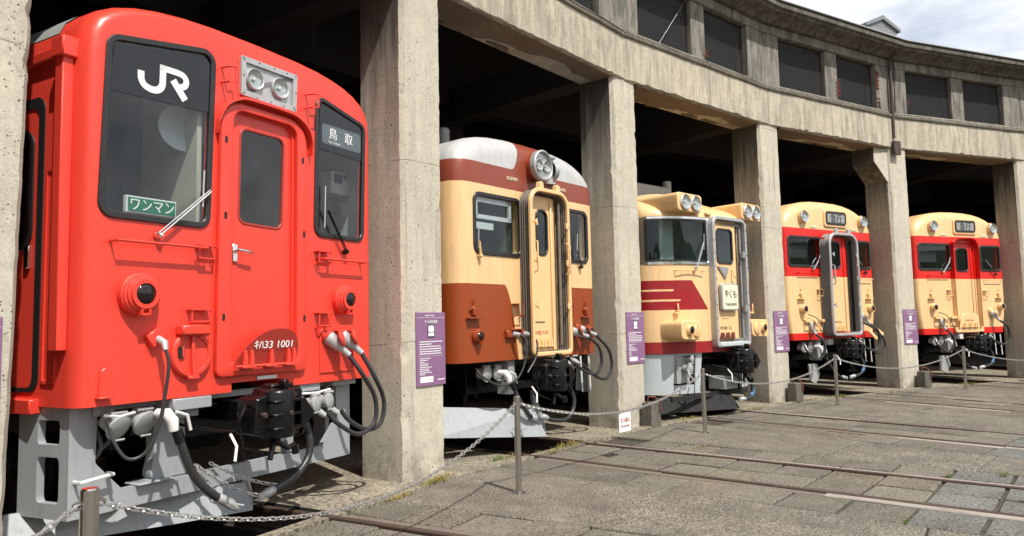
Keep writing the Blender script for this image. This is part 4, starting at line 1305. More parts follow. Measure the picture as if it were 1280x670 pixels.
    # right jumper recess and plugs
    mb = MB(); mb.ring(rrect(.83, 1.27, 1.13, 1.52, .01), rrect(.85, 1.25, 1.15, 1.50, .01), -.012, 0); mb.box(.85, 1.22, -.06, 0, 1.50, 1.555); mb.build('jumper_box', 't_red', t, bevel=.004)
    e1 = jumper_plug(t, .93, 1.44, .1, .062, 't_red', (.45, -.5, -.6)); e2 = jumper_plug(t, 1.10, 1.45, .1, .062, 't_red', (.45, -.5, -.6))
    hose(t, [e1, (1.13, -.24, 1.10), (1.27, -.26, .88), (1.26, -.26, .66), (1.06, -.24, .58), (.86, -.18, .70), (.78, -.14, .80)], .021, 'hose', 'jumper_cable')
    hose(t, [e2, (1.30, -.24, 1.06), (1.42, -.24, .84), (1.37, -.24, .64), (1.20, -.22, .60), (1.02, -.18, .70), (.95, -.14, .80)], .021, 'hose', 'jumper_cable')
    # left small plug and cable
    mb = MB(); mb.obox((-.775, -.02, 1.49), (.05, 0, .03), (0, .025, 0), (-.025, 0, .045)); mb.build('plug_base', 't_red', t, bevel=.006)
    mb = MB(); mb.tube([(-.76, -.03, 1.48), (-.755, -.10, 1.45), (-.76, -.12, 1.40)], [.028, .026, .018], 10); mb.build('plug', 'silver_paint', t)
    hose(t, [(-.76, -.12, 1.41), (-.755, -.15, 1.30), (-.79, -.16, 1.08), (-.84, -.16, .86), (-.92, -.14, .72), (-1.01, -.10, .70), (-1.06, -.04, .80), (-1.07, .04, .95)], .012, 'hose', 'control_cable')
    # grey apron
    ya = .17
    op = rpoly([(-1.055, 1.0), (-1.065, .66), (-.875, .455), (1.03, .455), (1.22, .66), (1.21, 1.0)], [.0, .05, .03, .03, .05, 0])
    ou = [(-1.24, .32), (1.40, .32), (1.40, 1.046), (-1.24, 1.046)]
    mb = MB()
    mb.holed(ou, [op], ya, reveal=.05)
    mb.holed(ou, [op], ya + .05)
    # return plates round the corners
    def sideplate(x0, x1, y0, y1):
        W = [[(.0, .32), (1, .32), (1, 1.046), (0, 1.046)], rrect(.18, .62, .42, .72, .05), rrect(.18, .62, .80, .96, .04)]
        bmx = MB(); bmx.holed(W[0], W[1:], 0)
        for dx in (0, .05 * (1 if x0 < 0 else -1)):
            mb.add([(x0 + (x1 - x0) * v[0] + dx, y0 + (y1 - y0) * v[0], v[2]) for v in bmx.v], bmx.f)
        for Lp in W[1:]:
            mb.loft([[(x0 + (x1 - x0) * u, y0 + (y1 - y0) * u, z) for u, z in Lp], [(x0 + (x1 - x0) * u + .05 * (1 if x0 < 0 else -1), y0 + (y1 - y0) * u, z) for u, z in Lp]], False, False)
    sideplate(-1.24, -1.30, ya, .66); sideplate(1.40, 1.46, ya, .66)
    ap = mb.build('apron', 'grey_paint', t, smooth=False)
    for q in ((-1.1, -.95, ya - .03, ya + .055, .97, 1.05), (.62, .86, .02, ya + .055, .98, 1.05), (-.62, -.30, -.02, .2, .96, 1.045), (-.56, -.36, .05, .25, .90, .958), (1.05, 1.36, .05, ya - .003, 1.0, 1.05)):
        mb = MB(); mb.box(*q); mb.build('apron_bracket', 'grey_paint', ap, bevel=.006)
    mb = MB(); mb.prism(rpoly([(-.66, .46), (-.30, .46), (-.36, .62), (-.38, .96), (-.62, .96), (-.62, .62)], .05), .19, .30); mb.box(-.78, -.5, .12, .3, .455, .47); mb.build('apron_post', 'grey_paint', ap, bevel=.008)
    mb = MB(); mb.prism(rpoly([(.60, .46), (.68, .46), (.68, .97), (.60, .97)], .01), .16, .24); mb.build('apron_post', 'grey_paint', ap, bevel=.006)
    handle(ap, (-1.20, ya, .56), (-.98, ya, .58), .07, .014, 'white_paint', 'grab_handle')
    # snow plough under the apron
    mb = MB()
    for s in (-1, 1):
        x_ = [.10, .10 - .55, .10 - 1.48] if s < 0 else [.10, .45, .95]
        yy = [.10, .32, .66] if s < 0 else [.10, .48, 1.1]
        top = [(x_[0], yy[0], .31), (x_[1], yy[1], .32), (x_[2], yy[2], .34)]; bot = [(x_[0] + .02, yy[0] - .08, .10), (x_[1], yy[1] - .08, .10), (x_[2] - .05, yy[2] - .10, .13)]
        bk = [(p[0], p[1] + .03, p[2]) for p in top]; bk2 = [(p[0], p[1] + .03, p[2]) for p in bot]
        mb.loft([top, bot, bk2, bk, top], False, False, closed=False)
    mb.build('snow_plough', 'grey_paint', t, smooth=False)
    # sockets hanging under the buffer beam
    for x, z in ((-.99, .90), (-.80, .905)): socket_cap(t, x, .05, z, .085, (0.25, -1, -.55))
    for x, z in ((.70, .88), (.86, .89)): socket_cap(t, x, -.07, z, .072, (.35, -1, .1)); 
    mb = MB()
    for x in (.75, .91): mb.tube([(x - .02, -.09, .81), (x + .02, -.13, .77)], [.032, .024], 10)
    mb.build('cable_gland', 'grey_fit', t)
    mb = MB(); mb.tube(catmull([(-1.05, .25, .95), (-1.0, .22, .75), (-1.1, .25, .65), (-1.2, .28, .78), (-1.0, .3, .93), (-.92, .25, .80), (-1.05, .25, .70), (-1.15, .3, .66)], 6), .016, 7); mb.build('coiled_cable', 'grey_hose', t)
    mb = MB(); mb.tube([(-1.1, .03, .985), (-1.0, .0, .97), (-.9, .0, .985)], .011, 6); mb.tube([(.6, 0, .97), (.78, -.02, .965), (.96, 0, .98)], .012, 6); mb.build('release_rod', 'white_paint', t)
    coupler(t, .0, .90, -.50, 1.0)
    brake_hose(t, -.70, -.12, .86, [(-.665, -.13, .82), (-.64, -.15, .72), (-.58, -.16, .56), (-.50, -.17, .44), (-.40, -.18, .345), (-.33, -.18, .30)], .03)
    brake_hose(t, .52, -.10, .74, [(.53, -.14, .72), (.545, -.17, .60), (.52, -.18, .47), (.40, -.19, .36), (.22, -.19, .29), (.10, -.19, .265)], .03, 'black_iron')
    for A_, B_, p_ in (((-.30, .155, .50), (-.27, -.16, .27), .040), ((-.28, .155, .50), (.0, -.17, .26), .040), ((-.16, .155, .50), (.2, -.17, .30), .030)):
        mb = MB(); chain_mesh(mb, catenary(A_, B_, .03, 8), p_, .0055, .013); mb.build('hose_chain', 'galv', t)
    mb = MB(); mb.tube([(-.33, -.18, .30), (-.26, -.19, .25), (-.2, -.19, .20)], [.03, .04, .015], 8); mb.tube([(-.30, -.19, .27), (-.16, -.20, .22)], .012, 6); mb.build('dummy_coupling', 'silver_paint', t)
    # left side: rain gutter, downpipe and driver's door
    xl = xc - hw
    mb = MB(); mb.box(xl - .035, xl + .02, .14, 6, 3.40, 3.47); mb.build('rain_gutter', 't_red', t, bevel=.006)
    mb = MB(); mb.box(xl - .075, xl + .0, .13, .22, 1.42, 3.42); dpp = mb.build('downpipe', 't_red', t, bevel=.006)
    mb = MB(); mb.box(xl - .095, xl + .03, .10, .24, 3.36, 3.50); mb.build('gutter_end', 't_red', dpp, bevel=.01)
    for yy, z0_, z1_ in ((.50, 1.12, 3.2),):
        mb = MB(); fr = rrect(.46, 1.30, 1.14, 3.17, .10); inn = rrect(.53, 1.23, 1.17, 3.10, .07)
        mb.ring(fr, inn, 0, .02); mb.v = [(xl - .008 + v[1], v[0], v[2]) for v in mb.v]; df = mb.build('side_door_frame', 'rubber', t)
        mb = MB(); wn_ = rrect(.62, 1.14, 2.15, 2.92, .09); mb.ring(offset(wn_, .035), wn_, 0, .025); mb.v = [(xl - .012 + v[1], v[0], v[2]) for v in mb.v]; mb.build('side_door_seal', 'rubber', df)
        mb = MB(); mb.prism(wn_, 0, .006); mb.v = [(xl - .003 + v[1] * -1, v[0], v[2]) for v in mb.v]; mb.build('side_door_pane', 'lens_dark', df)
        mb = MB(); mb.box(xl - .02, xl + .01, .60, .66, 1.98, 2.14); mb.build('side_door_handle', 'chrome', df, bevel=.006)
    mb = MB(); mb.ring(rrect(.26, .42, 1.20, 2.65, .02), rrect(.275, .405, 1.22, 2.63, .02), 0, .012); mb.v = [(xl - .010 + v[1], v[0], v[2]) for v in mb.v]; mb.build('side_panel', 't_red', t)
    mb = MB(); mb.box(xl - .06, xl + .02, .45, 1.3, 1.0, 1.10); mb.build('side_step', 't_red', t, bevel=.008)
    belly(t, xc, hw, z0, L); bogie(t, xc - .0 - .14, 3.2)
car1()
# ------------------------------------------------------------------ two-tone liveries
def livery(name, fn, rough=.36, dirt=.25, dcol=(.10, .075, .05)):
    t = NT(name)
    v = t.coord('obj'); s = t.xyz(v)
    wob = t.math('MULTIPLY', t.math('SUBTRACT', t.noise(v, 9, 3), .5), .012)
    z = t.math('ADD', s[2], wob)
    c = fn(t, s[0], z)
    big = t.noise(v, 1.7, 5)
    c = t.mix(t.ramp(big, .3, .7, 0, .22), c, (.22, .12, .06), 'MULTIPLY') if False else t.mix(t.ramp(big, .35, .7, 0, .12), c, (.25, .13, .06))
    st = t.noise(t.coord('obj', (9, 9, .7)), 2.2, 5, .6); fine = t.noise(v, 23, 5, .65)
    f = t.math('MULTIPLY', t.ramp(st, .48, .76, 0, dirt), t.ramp(fine, .3, .65))
    c = t.mix(f, c, dcol)
    chip = t.ramp(t.noise(v, 31, 4, .65), .70, .72, 0, .55)
    c = t.mix(chip, c, (.14, .07, .035))
    t.bump(t.math('ADD', t.noise(v, 4, 3), t.math('MULTIPLY', fine, .15)), .08, .01)
    return t.fin(c, t.ramp(fine, .3, .75, rough - .06, rough + .14), 0)
CREAM = (.81, .54, .275)
def gt(t, a, b): return t.math('GREATER_THAN', a, b)
def liv52(t, x, z):
    ax = t.math('ABSOLUTE', t.math('SUBTRACT', x, .05))
    k = t.math('MAXIMUM', t.math('SUBTRACT', .50, ax), 0)
    zw = t.math('MULTIPLY_ADD', t.math('POWER', k, 3.0), 60.0, 3.45)
    zl = t.math('SUBTRACT', 2.01, t.math('MULTIPLY', t.math('MULTIPLY', t.math('MAXIMUM', t.math('SUBTRACT', .66, ax), 0), t.math('MAXIMUM', t.math('SUBTRACT', .66, ax), 0)), 14.0))
    c = t.mix(gt(t, z, zl), (.285, .048, .008), CREAM)
    c = t.mix(gt(t, z, 3.19), c, (.245, .046, .026))
    return t.mix(gt(t, z, zw), c, (.50, .51, .515))
def liv58(t, x, z):
    c = t.mix(gt(t, z, 1.235), (.68, .010, .008), CREAM)
    c = t.mix(gt(t, z, 2.35), c, (.68, .010, .008))
    return t.mix(gt(t, z, 3.32), c, CREAM)
def liv181(t, x, z):
    mar = (.30, .006, .014)
    ax = t.math('ABSOLUTE', t.math('SUBTRACT', x, .03))
    c = t.mix(gt(t, z, 1.20), mar, CREAM)
    slant = t.math('MULTIPLY_ADD', t.math('SUBTRACT', z, 1.70), .70, .46)
    band = t.math('MULTIPLY', t.math('MULTIPLY', gt(t, z, 1.70), t.math('LESS_THAN', z, 2.165)), gt(t, ax, slant))
    l1 = t.math('MULTIPLY', t.math('LESS_THAN', t.math('ABSOLUTE', t.math('SUBTRACT', z, 2.01)), .015), gt(t, ax, 1.10))
    l2 = t.math('MULTIPLY', t.math('LESS_THAN', t.math('ABSOLUTE', t.math('SUBTRACT', z, 1.85)), .015), gt(t, ax, 1.0))
    band = t.math('MULTIPLY', band, t.math('SUBTRACT', 1.0, t.math('MAXIMUM', l1, l2)))
    return t.mix(band, c, mar)
M['liv52'] = livery('liv52', liv52, .33, .35)
M['liv58'] = livery('liv58', liv58, .33, .28)
M['liv181'] = livery('liv181', liv181, .33, .28)

M['cab_dim'] = plain('cab_dim', (.075, .095, .085), .6, 0, var=.2)
def gangway(parent, x0, x1, z0, z1, yf, fm, bm_, r=.10, fw=.075):
    """folding bellows with a stiff end frame"""
    po = rpoly([(x0, z0), (x1, z0), (x1, z1), (x0, z1)], [r * .7, r * .7, r * 1.8, r * 1.8], 6)
    mb = MB(); mb.ring(po, offset(po, -fw), yf - .022, yf + .022)
    f = mb.build('gangway_frame', fm, parent, bevel=.008)
    mb = MB(); n = 9; lo = []
    for k in range(n + 1):
        y = yf + .024 + (-.0 - yf - .024) * k / n
        d = -.012 if k % 2 == 0 else -.055
        lo.append([(x, y, z) for x, z in offset(po, d)])
    inn = [[(x, p[0][1], z) for x, z in offset(po, -fw * .9)] for p in lo]
    mb.loft(lo + inn[::-1] + [lo[0]], False, False)
    mb.build('bellows', bm_, f, angle=20)
    for x in (x0 + (x1 - x0) * .3, x0 + (x1 - x0) * .72):     # hooks on top
        mb = MB(); mb.prism(rpoly([(x - .045, z1 - .02), (x + .045, z1 - .02), (x + .04, z1 + .07), (x - .02, z1 + .09)], .02), yf - .015, yf + .06)
        mb.build('hook', fm, f, bevel=.006)
    for s, xx in ((-1, x0 + fw), (1, x1 - fw)):               # inner clamps and grab rails
        for z in (z0 + .62, (z0 + z1) / 2 + .12, z1 - .45):
            mb = MB(); mb.cyl((xx, yf - .03, z), (xx - s * .06, yf - .03, z), .017, n=8); mb.cyl((xx - s * .05, yf - .04, z - .04), (xx - s * .05, yf - .03, z + .04), .014, n=8)
            mb.build('clamp', fm, f)
        mb = MB(); xr = xx - s * .025; mb.tube([(xr, yf, (z0 + z1) / 2 - .02), (xr, yf - .06, (z0 + z1) / 2), (xr, yf - .06, (z0 + z1) / 2 + .36), (xr, yf, (z0 + z1) / 2 + .38)], .011, 6); mb.build('grab_rail', fm, f)
    return f

def hinges(parent, x0, x1, z, y, mat, n=3):
    mb = MB(); mb.tube([(x0, y - .02, z), (x1, y - .02, z)], .011, 6); mb.build('hinge_rod', mat, parent)
    for k in range(n):
        x = x0 + (x1 - x0) * (k + .5) / n
        mb = MB()
        for d in (-.028, .022): mb.prism(rpoly([(x + d - .016, z - .015), (x + d + .016, z - .015), (x + d + .018, z + .05), (x + d + .002, z + .11)], .004), y - .045, y - .015)
        mb.build('plate_hinge', mat, parent, bevel=.003)

def bracket(parent, x, z, mat):
    """tail-sign bracket: little shelf with an upright prong"""
    mb = MB(); mb.box(x - .11, x + .10, -.07, 0, z - .10, z - .085); mb.box(x - .03, x + .05, -.05, 0, z - .06, z + .03); mb.prism(rpoly([(x - .015, z + .02), (x + .035, z + .02), (x + .025, z + .14), (x + .01, z + .15)], .008), -.035, -.02); mb.tube([(x - .06, -.02, z), (x, -.03, z + .05)], .012, 6)
    return mb.build('sign_bracket', mat, parent, bevel=.004)

def under_fittings(t, xc, z0, sk=True):
    for x in (xc - .86, xc - .66): socket_cap(t, x, .12, z0 - .15, .085, (.1, -1, -.1))
    mb = MB(); mb.box(xc - .52, xc - .40, .05, .25, z0 - .42, z0); mb.build('hanger', 'grey_fit', t, bevel=.008)
    mb = MB(); mb.tube([(xc + .95, .0, z0 - .02), (xc + .95, -.02, z0 - .5), (xc + 1.15, -.02, z0 - .52), (xc + 1.15, .0, z0 - .04)], .014, 6); mb.build('foot_stirrup', 'white_paint', t)

# ------------------------------------------------------------------ 2: brown and cream railcar
def car2():
    t = car_root(2, 24.80, 'railcar', 'brown and cream railcar with white roof and one big round headlight housing')
    xc, hw, z0, L = .03, 1.45, 1.10, 12
    out = section(xc, hw, z0, 3.28, 3.87, .2, crown=2.9)
    loops = shell(out, xc, hw, .20, .24, .24, 3.1, 3.87, L, 8)
    wl_ = rrect(-1.125, -.27, 2.37, 3.07, .09); wr_ = rrect(.52, 1.22, 2.37, 3.07, .09)
    door = rrect(-.22, .46, 1.18, 3.16, .06)
    mb = MB(); mb.loft(loops, False, True); mb.holed([(p[0], p[2]) for p in loops[0]], [offset(wl_, -.01), offset(wr_, -.01), door], 0, reveal=.12)
    mb.build('body', 'liv52', t, angle=32)
    cab(t, xc, hw, 1.9, 3.4, 1.5, 'cab_green', [(-.27, -.24, .06, .9, 1.9, 3.35), (.46, .49, .06, .9, 1.9, 3.35)], .26, .16)
    for nm, q in zip(('control_desk', 'control_desk', 'cab_bulkhead', 'cab_visor'), ((-1.2, -.5, .35, .6, 1.9, 2.40), (.5, 1.2, .35, .6, 1.9, 2.5), (-1.2, -.5, 1.42, 1.46, 1.92, 3.3))): mb = MB(); mb.box(*q); mb.build(nm, 'cab_dark', t, smooth=False)
    w = window(t, wl_, .05); window(t, wr_, .05)
    mb = MB(); ii = rrect(-1.09, -.42, 2.78, 3.03, .01); mb.ring(ii, offset(ii, -.05), .02, .05); mb.box(-1.09, -.75, .03, .09, 2.66, 2.74); mb.build('inner_visor', 'frost', w, smooth=False)
    YD = -.07
    dw = rrect(-.04, .19, 2.41, 2.98, .09)
    mb = MB(); mb.holed(rrect(-.24, .35, 1.19, 3.16, .05), [dw], YD, reveal=.03); mb.box(-.24, -.22, YD, .0, 1.2, 3.15); mb.box(.33, .35, YD, .0, 1.2, 3.15); d = mb.build('door', 'cream', t, smooth=False)
    window(d, dw, .03, YD)
    mb = MB(); mb.box(.245, .275, YD - .025, YD, 1.2, 3.1); mb.build('door_rail', 'cream', d, bevel=.006)
    mb = MB(); mb.box(-.10, .10, YD - .006, YD, 1.545, 1.56); mb.build('door_strip', 'bellows', d)
    mb = MB(); mb.tube([(.385, -.12, 1.25), (.385, -.12, 3.1)], .016, 8); mb.build('door_post', 'bellows', d)
    mb = MB(); mb.tube([(.43, -.10, 1.3), (.43, -.10, 3.0)], .013, 8); mb.build('door_post', 'bellows', d)
    text_obj('car_number', 'ｷﾊ52 115', .062, (.02, YD - .004, 1.42), 'ink_red', d, .001, width=.26)
    hinges(d, -.18, .24, 1.25, YD, 'cream')
    gangway(t, -.31, .53, 1.13, 3.24, -.18, 'cream', 'bellows', .12, .05)
    # headlight housing on the roof edge
    mb = MB(); c = (.05, -.10, 3.55)
    mb.lathe(c, (0, -1, 0), [(.16, -1.0), (.18, -.6), (.188, -.2), (.188, .0)], 32)
    hh = mb.build('headlight_housing', 'brown2', t)
    mb = MB(); mb.lathe(c, (0, -1, 0), [(.188, -.03), (.200, -.02), (.200, .05), (.182, .062), (.172, .05), (.172, .02), (.001, .015)], 40); hr = mb.build('housing_rim', 'silver_paint', hh, angle=30)
    for x in (-.03, .13): lamp(hr, x, -.124, 3.55, .066, 'silver_paint')
    for z in [3.635 + k * .018 for k in range(4)] + [3.415 + k * .018 for k in range(3)]:
        mb = MB(); mb.box(-.03, .13, -.122, -.114, z, z + .007); mb.build('housing_rib', 'silver', hr, smooth=False)
    mb = MB(); mb.lathe((.38, .02, 3.36), (0, 0, 1), [(.001, 0), (.10, 0), (.10, .025), (.07, .03), (.07, .34), (.10, .35), (.10, .37), (.001, .38)], 20); mb.lathe((.44, -.02, 3.55), (1, -.3, 0), [(.12, -.05), (.12, .02), (.09, .03), (.001, .03)], 20); mb.build('whistle_cover', 'silver_paint', t)
    mb = MB(); mb.lathe((-.40, 1.2, 3.6), (0, 0, 1), [(.09, 0), (.09, .58), (.07, .60), (.001, .60)], 16); mb.build('exhaust_pipe', 'grey_fit', t)
    text_obj('plate_lettering', '普通列車', .05, (-.42, -.002, 3.33), 'ink_cream', t, .006, width=.22)
    text_obj('plate_lettering', '普通列車', .05, (.62, -.002, 3.33), 'ink_cream', t, .006, width=.22)
    for x in (-1.12, 1.18):
        tail_lamp(t, x, 1.40, .085, .075, 'brown', lens=.62)
        bracket(t, x - .06, 1.70, 'brown')
    step(t, -.48, 1.78, .15, .09, .17, 'brown'); step(t, .60, 1.78, .15, .09, .17, 'brown')
    wiper(t, (1.02, 2.30), (.92, 2.52), (.95, 2.75), (.92, 2.45), mat='dark_iron'); wiper(t, (-1.06, 2.33), (-1.08, 2.5), (-1.08, 2.66), (-1.09, 2.42), mat='cream')
    mb = MB(); mb.box(-.62, -.42, -.05, 0, 1.37, 1.46); mb.box(-.36, -.24, -.05, 0, 1.37, 1.46); mb.box(-.55, -.35, -.08, 0, 1.46, 1.475); mb.build('plug_base', 'brown', t, bevel=.008)
    mb = MB()
    for x in (-.50, -.30): mb.tube([(x, -.05, 1.41), (x + .02, -.13, 1.40)], [.035, .026], 10)
    mb.build('plug', 'silver_paint', t)
    hose(t, [(-.48, -.13, 1.40), (-.44, -.18, 1.34), (-.47, -.20, 1.12), (-.60, -.18, .90), (-.80, -.10, .82), (-1.0, .0, .92), (-1.06, .08, 1.03)], .014, 'hose', 'jumper_cable')
    hose(t, [(-.28, -.13, 1.40), (-.24, -.2, 1.30), (-.30, -.22, 1.12), (-.44, -.2, .95)], .012, 'hose', 'jumper_cable')
    e1 = jumper_plug(t, .78, 1.42, .1, .058, 'brown', (.7, -.5, -.3)); e2 = jumper_plug(t, .97, 1.44, .1, .058, 'brown', (.7, -.5, -.3))
    hose(t, [e1, (1.14, -.2, 1.20), (1.20, -.2, .98), (1.06, -.2, .84), (.86, -.16, .88), (.66, -.12, 1.0)], .021, 'hose', 'jumper_cable')
    hose(t, [e2, (1.38, -.2, 1.16), (1.46, -.2, .92), (1.32, -.2, .76), (1.08, -.18, .80), (.82, -.14, .98)], .021, 'hose', 'jumper_cable')
    for x in (.52, .72): socket_cap(t, x, -.08, 1.02, .07, (.2, -.5, .8))
    under_fittings(t, xc, z0)
    coupler(t, -.03, .90, -.42, 1.05)
    brake_hose(t, -.68, -.1, .86, [(-.64, -.12, .82), (-.58, -.15, .68), (-.50, -.18, .54), (-.42, -.2, .44), (-.34, -.2, .40)], .026)
    brake_hose(t, .34, -.2, .74, [(.35, -.24, .72), (.41, -.27, .58), (.36, -.28, .42), (.20, -.28, .33), (-.05, -.27, .35), (-.2, -.26, .40)], .026, 'black_iron')
    mb = MB(); chain_mesh(mb, [(-.48, -.05, .72), (-.38, -.18, .42)], .034, .0045, .011); mb.build('hose_chain', 'galv', t)
    # plough
    mb = MB(); yk = -.05
    for s in (-1, 1):
        x1, y1 = (-1.36, .42) if s < 0 else (.85, .75)
        top = [(-.28, -.16, .50), (x1, y1, .60)]; bot = [(-.20, -.28, .17), (x1 + s * .12, y1 - .10, .27)]
        mb.loft([top, bot, [(p[0], p[1] + .04, p[2]) for p in bot], [(p[0], p[1] + .04, p[2]) for p in top], top], False, False, closed=False)
    pl = mb.build('snow_plough', 'grey_paint', t, smooth=False)
    handle(pl, (-.62, -.10, .30), (-.50, -.15, .30), .05, .01, 'grey_paint', 'plough_loop')
    belly(t, xc, hw, z0, L); bogie(t, 0, 3.2)
M['brown2'] = paint('brown2', (.32, .06, .02), .34, .12, .2)
car2()

# ------------------------------------------------------------------ 4 and 5: red and cream railcars
def car58(i, r, name, label, hood, number, dest, xo=0.0):
    t = car_root(i, r, name, label)
    xc, hw, z0, L = xo, 1.45, 1.10, 12
    out = section(xc, hw, z0, 3.20, 3.92, .2, hb=1.33, zb=1.95, crown=2.6)
    loops = shell(out, xc, hw, .10, .20, .20, 3.1, 3.9, L, 8)
    wl_ = rrect(xo - 1.33, xo - .33, 2.56, 3.14, .07); wr_ = rrect(xo + .66, xo + 1.325, 2.55, 3.12, .06)
    door = rrect(-.30, .46, 1.2, 3.18, .06)
    YD = -.10 if hood else .02
    xd = -.13 if hood else .0
    mb = MB(); mb.loft(loops, False, True); mb.holed([(p[0], p[2]) for p in loops[0]], [offset(wl_, -.01), offset(wr_, -.01), door], 0, reveal=.10)
    mb.build('body', 'liv58', t, angle=32)
    cab(t, xc, hw, 1.9, 3.4, 1.5, 'cab_dim', [(-.32, -.28, .06, .9, 1.9, 3.35), (.55, .59, .06, .9, 1.9, 3.35)], .22, .10)
    for nm, q in zip(('control_desk', 'control_desk', 'cab_bulkhead', 'cab_visor'), ((-1.2, -.4, .35, .6, 1.9, 2.6), (.65, 1.2, .35, .6, 1.9, 2.55), (-1.2, -.4, 1.42, 1.46, 1.92, 3.3), (-1.15, -.6, .12, .16, 2.74, 2.98))): mb = MB(); mb.box(*q); mb.build(nm, 'cab_dark', t, smooth=False)
    window(t, wl_, .05); window(t, wr_, .05)
    dw = rrect(-.10 + xd, .27 + xd, 2.53, 3.06, .08)
    mb = MB(); mb.holed(rrect(-.30 if not hood else -.335, .46 if not hood else .36, 1.19, 3.17, .05), [dw], YD, reveal=.03)
    if hood: mb.box(-.335, -.315, YD, .0, 1.2, 3.15); mb.box(.34, .36, YD, .0, 1.2, 3.15)
    d = mb.build('door', 'liv58', t, smooth=False)
    window(d, dw, .03, YD)
    mb = MB(); mb.box(.36 + xd, .38 + xd, YD - .02, YD, 1.2, 3.15); mb.build('door_rail', 'liv58', d, bevel=.004)
    text_obj('car_number', number, .05, (.08 + xd, YD - .004, 1.44), 'ink_red', d, .001, width=.26)
    # destination box and paired headlights
    mb = MB(); bx = rrect(xo - .19, xo + .56, 3.38, 3.74, .06); mb.loft([[(x, -.03, z) for x, z in bx], [(x, .40, z) for x, z in offset(bx, .0)]]); db = mb.build('destination_box', 'cream', t, bevel=.012)
    wn2 = rrect(xo - .13, xo + .50, 3.45, 3.69, .05); mb = MB(); mb.ring(offset(wn2, .015), offset(wn2, -.025), -.045, -.028); mb.build('box_frame', 'rubber', db)
    mb = MB(); mb.prism(offset(wn2, -.02), -.036, -.031); mb.build('destination_blind', 'dest_grey', db, smooth=False)
    text_obj('lettering', dest, .19, (xo + .19, -.040, 3.57), 'cab_dark', db, .001)
    for x in (xo - .86, xo + 1.08):
        mb = MB(); mb.lathe((x, -.06, 3.545), (0, -1, 0), [(.13, -.5), (.135, -.05), (.125, .0)], 28); hh = mb.build('headlight_housing', 'cream', t); lamp(hh, x, -.06, 3.545, .105, 'chrome')
    for x in (xo - .52, xo + .80):
        mb = MB(); mb.box(x - .09, x + .09, -.012, 0, 3.345, 3.385); mb.build('number_plate', 'ink_cream', t, smooth=False, bevel=.003)
    if hood:
        gangway(t, -.40, .55, 1.16, 3.24, -.24, 'silver_paint', 'bellows_grey', .14, .055)
        hinges(d, -.25, .2, 1.27, YD, 'cream')
        for x_ in (.40, .45):
            mb = MB(); mb.tube([(x_, -.15, 1.25), (x_, -.15, 3.1)], .014, 8); mb.build('door_post', 'black_iron', d)
    else:
        mb = MB(); P = catmull([(-.31, -.08, 1.25), (-.31, -.08, 3.0), (-.28, -.09, 3.16), (-.16, -.1, 3.27), (.10, -.1, 3.29), (.38, -.1, 3.27), (.50, -.09, 3.16), (.53, -.08, 3.0), (.53, -.08, 1.25)], 5)
        mb.loft([[p + Vector((0, o, 0)) for p in P] for o in (0, .09)] , False, False, closed=False)
        mb.loft([[Vector((p.x + (.025 if p.x < .1 else -.025), p.y + o, p.z - (.02 if p.z > 3.1 else 0))) for p in P] for o in (0, .09)], False, False, closed=False)
        mb.build('door_hood', 'liv58', t)
        fp = rpoly([(-.22, 1.19), (.44, 1.19), (.44, 1.45), (.36, 1.56), (-.02, 1.56), (-.16, 1.44)], .06); mb = MB(); mb.prism(fp, -.05, -.03); gp = mb.build('gangway_plate', 'cream', t, bevel=.004)
        hinges(gp, -.16, .38, 1.25, -.05, 'cream')
        mb = MB(); mb.ring(rrect(-.33, .58, 1.13, 1.24, .04), rrect(-.25, .5, 1.2, 1.235, .01), -.05, 0); mb.build('sill_plate', 'cream', t, bevel=.006)
        text_obj('car_number', number, .05, (.11, -.054, 1.40), 'ink_red', gp, .001, width=.26)
    wiper(t, (xo - .62, 2.50), (xo - .40, 2.74), (xo - .36, 2.84), (xo - .48, 2.62)); wiper(t, (xo + 1.12, 2.46), (xo + .88, 2.68), (xo + .80, 2.80), (xo + 1.0, 2.62), mat='dark_iron')
    handle(t, (xo - 1.1, 0, 2.42), (xo - .45, 0, 2.42), .06, .009, 'red58'); handle(t, (xo + .72, 0, 2.32), (xo + 1.3, 0, 2.32), .06, .009, 'cream')
    for x in (xo - 1.0, xo + 1.20):
        tail_lamp(t, x, 1.71, .085, .10, 'cream', lens=.80); bracket(t, x - .02, 2.0, 'cream')
    step(t, xo - .52, 2.10, .14, .07, .16, 'cream'); step(t, xo + .66, 2.08, .14, .07, .16, 'cream')
    # jumper boxes
    for x, w_ in ((xo - .98, .26), (xo - .70, .16), (xo - .48, .22)):
        mb = MB(); mb.box(x, x + w_, -.07, 0, 1.44, 1.50); mb.box(x, x + w_, -.02, 0, 1.28, 1.44); mb.build('jumper_box', 'cream', t, bevel=.006)
    e = jumper_plug(t, xo - .80, 1.42, .1, .06, 'cream', (.05, -.5, -1.0))
    hose(t, [e, (xo - .70, -.24, 1.05), (xo - .74, -.24, .82), (xo - .86, -.18, .72), (xo - .98, -.1, .85), (xo - .98, .0, 1.0)], .026, 'hose', 'jumper_cable')
    hose(t, [(xo - .88, -.05, 1.60), (xo - .72, -.14, 1.50), (xo - .60, -.18, 1.25), (xo - .55, -.12, 1.0)], .010, 'hose', 'control_cable')
    e1 = jumper_plug(t, xo + .88, 1.56, .1, .062, 'cream', (.4, -.5, -.75))
    hose(t, [e1, (xo + 1.08, -.24, 1.24), (xo + 1.12, -.24, 1.0), (xo + 1.0, -.22, .84), (xo + .80, -.16, .88), (xo + .68, -.1, 1.0)], .026, 'hose', 'jumper_cable')
